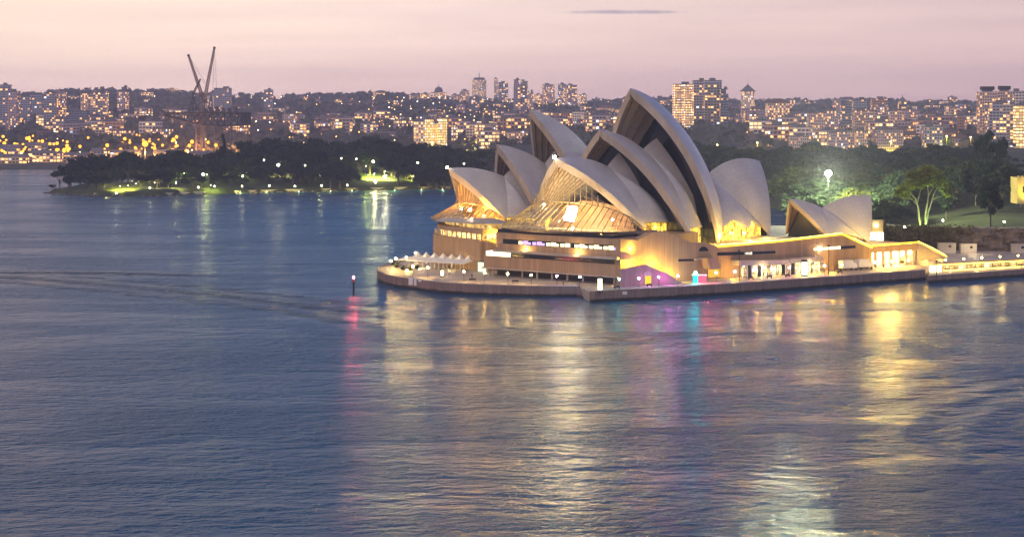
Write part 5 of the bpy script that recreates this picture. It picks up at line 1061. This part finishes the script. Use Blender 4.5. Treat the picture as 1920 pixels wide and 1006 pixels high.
# delivery trucks
def truck(px, lab):
    p = Wp(Wt(px, -3.2), -3.2); t = thing('delivery_truck', lab, 'truck', (*p, QZ), None, math.atan2(.588, .809))
    MB().box((-1.0, 0), 5.2, 2.3, .95, 3.7).build('cargo_box', WHITEP, t, local=True); c = MB(); c.add([(1.7, -1.05, .7), (3.6, -1.05, .7), (3.6, 1.05, .7), (1.7, 1.05, .7), (1.7, -1.05, 2.7), (2.9, -1.05, 2.7), (2.9, 1.05, 2.7), (1.7, 1.05, 2.7), (3.6, -1.05, 1.65), (3.6, 1.05, 1.65)], [(3, 2, 1, 0), (0, 1, 8, 5, 4), (2, 3, 7, 6, 9), (1, 2, 9, 8), (8, 9, 6, 5), (4, 5, 6, 7), (3, 0, 4, 7)]); cb = c.build('cab', WHITEP, t, local=True)
    MB().add([(3.56, -.95, 1.75), (3.56, .95, 1.75), (2.96, .95, 2.62), (2.96, -.95, 2.62)], [(0, 1, 2, 3)]).build('windscreen', DARKG, cb, local=True); MB().box((-.2, 0), 7, 1.6, .55, .94).build('chassis', STEELD, t, local=True)
    for x in (-2.6, 2.7):
        for y in (-1.1, 1.1): MB().tube((x, y - .14, .48), (x, y + .14, .48), .48, n=12).build('wheel', STEELD, t, local=True)
truck(1590, 'white box truck parked at the podium foot, left of the two'); truck(1620, 'white box truck parked at the podium foot, right of the two')
# coloured light kiosk
p = G(1309, 530, QZ); ck = thing('light_kiosk', 'small booth glowing teal and red on the promenade', 'booth', (p.x, p.y, QZ)); o = ORI[ck.name]
MB().box((o.x - .9, o.y), 1.5, 1.6, QZ, QZ + 2.5).build('teal_side', emit('teal_side', (.03, .75, .80), 1.5), ck); MB().box((o.x + 1.3, o.y + .5), 2.6, 1.6, QZ, QZ + 2.3).build('red_side', emit('red_side', (1, .13, .22), 1.3), ck); MB().box((o.x + .4, o.y + .2), 4.8, 2.6, QZ + 2.52, QZ + 2.75).build('roof', WHITEP, ck)
MB().ball(o + Vector((-.9, -.6, 3.3)), .5, 8, 6).build('teal_globe', emit('teal_globe', (.1, .95, 1), 60), ck); lamp_light('glow', o + Vector((-1.5, -2.2, 2)), 700, (.05, .9, 1), ck, .3); lamp_light('glow', o + Vector((2.6, -2, 2)), 900, (1, .12, .2), ck, .3)
lamp_light('glow', (*Wp(14, -8), 5.5), 700, (.85, .2, 1), ck, .3); lamp_light('glow', (*Wp(6, -8), 5.5), 400, (.9, .3, .9), ck, .3)
# benches and bollards along the edge
bn = thing('bench', 'dark bench near the promenade edge', 'bench'); MB().box((0, 0), 2.2, .5, .42, .5).build('seat', STEELD, bn, local=True); MB().box((0, .26), 2.2, .06, .52, .95).build('backrest', STEELD, bn, local=True)
for sx in (-.9, .9): MB().box((sx, 0), .1, .45, 0, .42).build('leg', STEELD, bn, local=True)
for k, (px, py) in enumerate(((1157, 541), (1408, 523.5), (1443, 521.5), (1477, 519), (1575, 512.5), (886, 527), (966, 530), (1218, 537))):
    q = G(px, py, QZ); o = bn if k == 0 else dup(bn, (0, 0, 0)); o.location = (q.x, q.y, QZ); o.rotation_euler.z = R_(34 if px > 1100 else -4); o['label'] = 'dark bench on the promenade edge, %s from the left' % ORD[[5, 0, 0, 0, 0, 0, 0, 0][0] if False else sorted([1157, 1408, 1443, 1477, 1575, 886, 966, 1218]).index(px)]; o['group'] = 'benches along the promenade edge'
# channel marker
p = G(663, 551, 0); t = thing('channel_marker', 'red channel marker pile with a red lamp standing in the water', 'marker', (p.x, p.y, 0)); o = ORI[t.name]; MB().tube(o + Vector((0, 0, -3)), o + Vector((0, 0, 3.6)), .34, .30, 8).build('pile', STEELD, t); MB().tube(o + Vector((0, 0, 3.6)), o + Vector((0, 0, 3.8)), .75, n=10).build('platform', STEELD, t)
MB().tube(o + Vector((0, 0, 3.8)), o + Vector((0, 0, 5.0)), .34, n=8).build('can', pbr('red_paint', (.45, .04, .03), .5), t); MB().ball(o + Vector((0, 0, 5.4)), .30, 8, 6).build('lamp', emit('red_lamp', (1, .10, .14), 450), t)
# right side: lit block, cabins, awnings, low wall, hedge
t = thing('entry_block', 'small tan block over a bright lit sign beside the end of the podium', 'kiosk', (140.6, 741, 12.7)); MB().box((140.6, 742), 5.0, 4, 12.9, 17.2).build('upper_box', pbr('tan_panel', (.42, .31, .14), .8), t); MB().box((140.2, 739.6), 5.6, 1.2, 9.6, 12.6).build('lit_sign', emit('sign_lit', (1, .86, .48), 6), t); MB().box((140.4, 742.6), 5.2, 4, 5, 12.85).build('base', CLAD, t); MB().ball((140.4, 739.6, 15.4), .42, 6, 4).build('lamp', E_WHITE, t)
hg = MB(); r = np.random.default_rng(3)
for k in range(2600):
    f = r.uniform(); p = np.array([140 + 40 * f, 766 - 16 * f, 5 + r.uniform(0, 9.5)]) + r.normal(size=3) * np.array([.6, 1.0, .4]); p[1] -= 2.2 - .2 * (p[2] - 5); a = r.normal(size=3); a /= np.linalg.norm(a); b = np.cross(a, r.normal(size=3)); b /= np.linalg.norm(b); s = r.uniform(.25, .55); hg.add([p - a * s, p - b * s, p + a * s, p + b * s], [(0, 1, 2, 3)])
tag(hg.build('hedge', LEAF[2]), 'yellowish creeper hedge covering the bank left of the cliff', 'hedge'); 
for px0, px1, py0, py1, lab in ((1759, 1791, 456, 466.5, 'white site cabin below the cliff, left of two'), (1800, 1830, 457.5, 467.5, 'white site cabin below the cliff, right of two'), (1897, 1925, 458, 468, 'white site cabin below the cliff at the right edge')):
    d = 738; a, b = P(px0, py1, d), P(px1, py0, d); t = thing('site_cabin', lab, 'cabin', ((a.x + b.x) / 2, d, 4.9)); MB().box(((a.x + b.x) / 2, d), b.x - a.x, 2.6, 4.9, b.z).build('body', pbr('cabin_panel', (.42, .37, .32), .7), t); MB().box(((a.x + b.x) / 2, d), b.x - a.x + .3, 2.9, b.z + .02, b.z + .2).build('roof', CONC, t); MB().box(((a.x + b.x) / 2 + 1, d - 1.32), 1.0, .08, b.z - 1.5, b.z - .6).build('window', DARKG, t)
lamp_light('glow', (176, 731, 9), 1600, (1, .8, .45), t, .4)
t = thing('concourse_front', 'glowing shop front and awning row along the lower concourse', 'shop front', (185, 700, 2.3))
cw = [Vector((150.5, 687.6, 0)), Vector((182.3, 704.6, 0)), Vector((238, 745.4, 0))]
for a, b in zip(cw[:-1], cw[1:]):
    n = Vector((b.y - a.y, -(b.x - a.x), 0)).normalized()
    L = (b - a).length; kk = int(L / 4)
    for k in range(kk):
        p = a.lerp(b, (k + .08) / kk); q = a.lerp(b, (k + .92) / kk); MB().prism([(p.x, p.y), (q.x, q.y), (q.x + n.x * .15, q.y + n.y * .15), (p.x + n.x * .15, p.y + n.y * .15)], 2.5, 4.3).build('window', RG[0] if k % 3 else RG[2], t)
    MB().prism([(a.x, a.y), (b.x, b.y), (b.x + n.x * 2.2, b.y + n.y * 2.2), (a.x + n.x * 2.2, a.y + n.y * 2.2)], 4.6, 4.85).build('awning', pbr('awning_brown', (.35, .20, .09), .8), t)
    MB().path([a + n * 2.1 + Vector((0, 0, 4.45)), b + n * 2.1 + Vector((0, 0, 4.45))], .2, 4).build('light_strip', emit('concourse_strip', (1, .58, .06), 8), t)
    MB().path([a + n * 6.2 + Vector((0, 0, 2.75)), b + n * 6.2 + Vector((0, 0, 2.75))], .18, 4).build('edge_light', emit('edge_strip', (1, .62, .08), 7), t)
    for k in range(3): lamp_light('concourse_light', a.lerp(b, (k + .5) / 3) + n * 3 + Vector((0, 0, 4.1)), 900, (1, .66, .18), t, .3)
MB().box((150.2, 681), 4.5, 1.4, 2.4, 4.6, R_(30)).build('lit_booth', emit('booth_lit', (1, .78, .32), 4), t)
# people on the promenade
def person_proto(nm, joints, edges, rad):
    me = bpy.data.meshes.new(nm); me.from_pydata(joints, edges, []); ob = bpy.data.objects.new(nm + '_skeleton', me); COL.objects.link(ob); ob.modifiers.new('skin', 'SKIN'); ob.modifiers.new('sub', 'SUBSURF').levels = 1
    for v, r_ in zip(me.skin_vertices[0].data, rad): v.radius = (r_, r_)
    me.skin_vertices[0].data[0].use_root = True
    ev = ob.evaluated_get(bpy.context.evaluated_depsgraph_get()); m2 = bpy.data.meshes.new_from_object(ev); bpy.data.objects.remove(ob); m2.name = nm; return m2
J = [(0, 0, .95), (0, 0, 1.2), (0, 0, 1.42), (0, .01, 1.54), (0, -.01, 1.66), (0, -.01, 1.76), (.10, 0, .9), (.11, -.10, .50), (.11, .02, .08), (.11, -.16, .04), (-.10, 0, .9), (-.11, .12, .50), (-.11, .30, .10), (-.11, .14, .04), (.19, 0, 1.40), (.25, .06, 1.13), (.25, -.08, .90), (.25, -.12, .82), (-.19, 0, 1.40), (-.25, -.05, 1.13), (-.25, -.2, .92), (-.25, -.25, .85)]
ED = [(0, 1), (1, 2), (2, 3), (3, 4), (4, 5), (0, 6), (6, 7), (7, 8), (8, 9), (0, 10), (10, 11), (11, 12), (12, 13), (2, 14), (14, 15), (15, 16), (16, 17), (2, 18), (18, 19), (19, 20), (20, 21)]
RD = [.13, .13, .14, .055, .095, .06, .095, .065, .045, .04, .095, .065, .045, .04, .065, .047, .035, .035, .065, .047, .035, .035]
pm = person_proto('person', J, ED, RD)
for c, r_ in (((.40, .26, .19), .6), ((.05, .05, .07), .8), ((.03, .035, .06), .8), ((.25, .05, .05), .8), ((.45, .42, .38), .8)): pbr('cloth_%.2f' % c[0], c, r_)
pm.materials.append(MATS['cloth_0.40']); pm.materials.append(MATS['cloth_0.05']); pm.materials.append(MATS['cloth_0.03'])
for pl in pm.polygons:
    c = pl.center; pl.material_index = 0 if (c.z > 1.5 or (abs(c.x) > .2 and c.z < .93)) else (1 if c.z > .93 else 2)
hr = MB().ball((0, .015, 1.70), .105, 8, 6); pf = [(885, 522, 'walking person in dark clothes near the lamp left of the colonnade'), (1056, 536, 'person in dark clothes walking by the left side of the notch'), (1341, 522, 'person in dark clothes walking right of the glowing teal and red booth'), (1431, 520, 'person in dark clothes passing before the pavilion tables'), (1463, 518.5, 'person in dark clothes below the middle of the glazed pavilion'), (1522, 513, 'person walking just right of the dazzling white pillar'), (1565, 510, 'person walking right of the second thin mast'), (1657, 504, 'person in dark clothes below the stair end of the podium'), (925, 516, 'person standing near the left end of the colonnade')]
hm_ = None
for k, (px, py, lab) in enumerate(pf):
    q = G(px, py, QZ); o = bpy.data.objects.new('person', pm); COL.objects.link(o); o.location = (q.x, q.y, QZ); o.rotation_euler.z = random.uniform(0, 6.28); tag(o, lab, 'person', 'people on the promenade')
    if hm_ is None: h_ = hr.build('hair', pbr('hair', (.03, .02, .015)), o, local=True); hm_ = h_
    else: h_ = hm_.copy(); COL.objects.link(h_); h_.parent = o
for p, used in list(PROT.values()) + HP + DP:
    if not used[0]:
        for c in list(p.children): bpy.data.objects.remove(c)
        bpy.data.objects.remove(p)
# ============================================================ HAZE
hz = MB().prism([(-3400, -60), (3400, -60), (3400, 5200), (-3400, 5200)], -4, 165)
m, nt = base_mat('haze_air'); v = nd(nt, 'VolumePrincipled'); v.inputs['Color'].default_value = (.72, .74, 1.0, 1); v.inputs['Density'].default_value = .00012; v.inputs['Anisotropy'].default_value = 0.0
o = nd(nt, 'OutputMaterial'); ln(nt, v.outputs[0], o.inputs[1])
HZ = tag(hz.build('haze', m), kind='stuff')
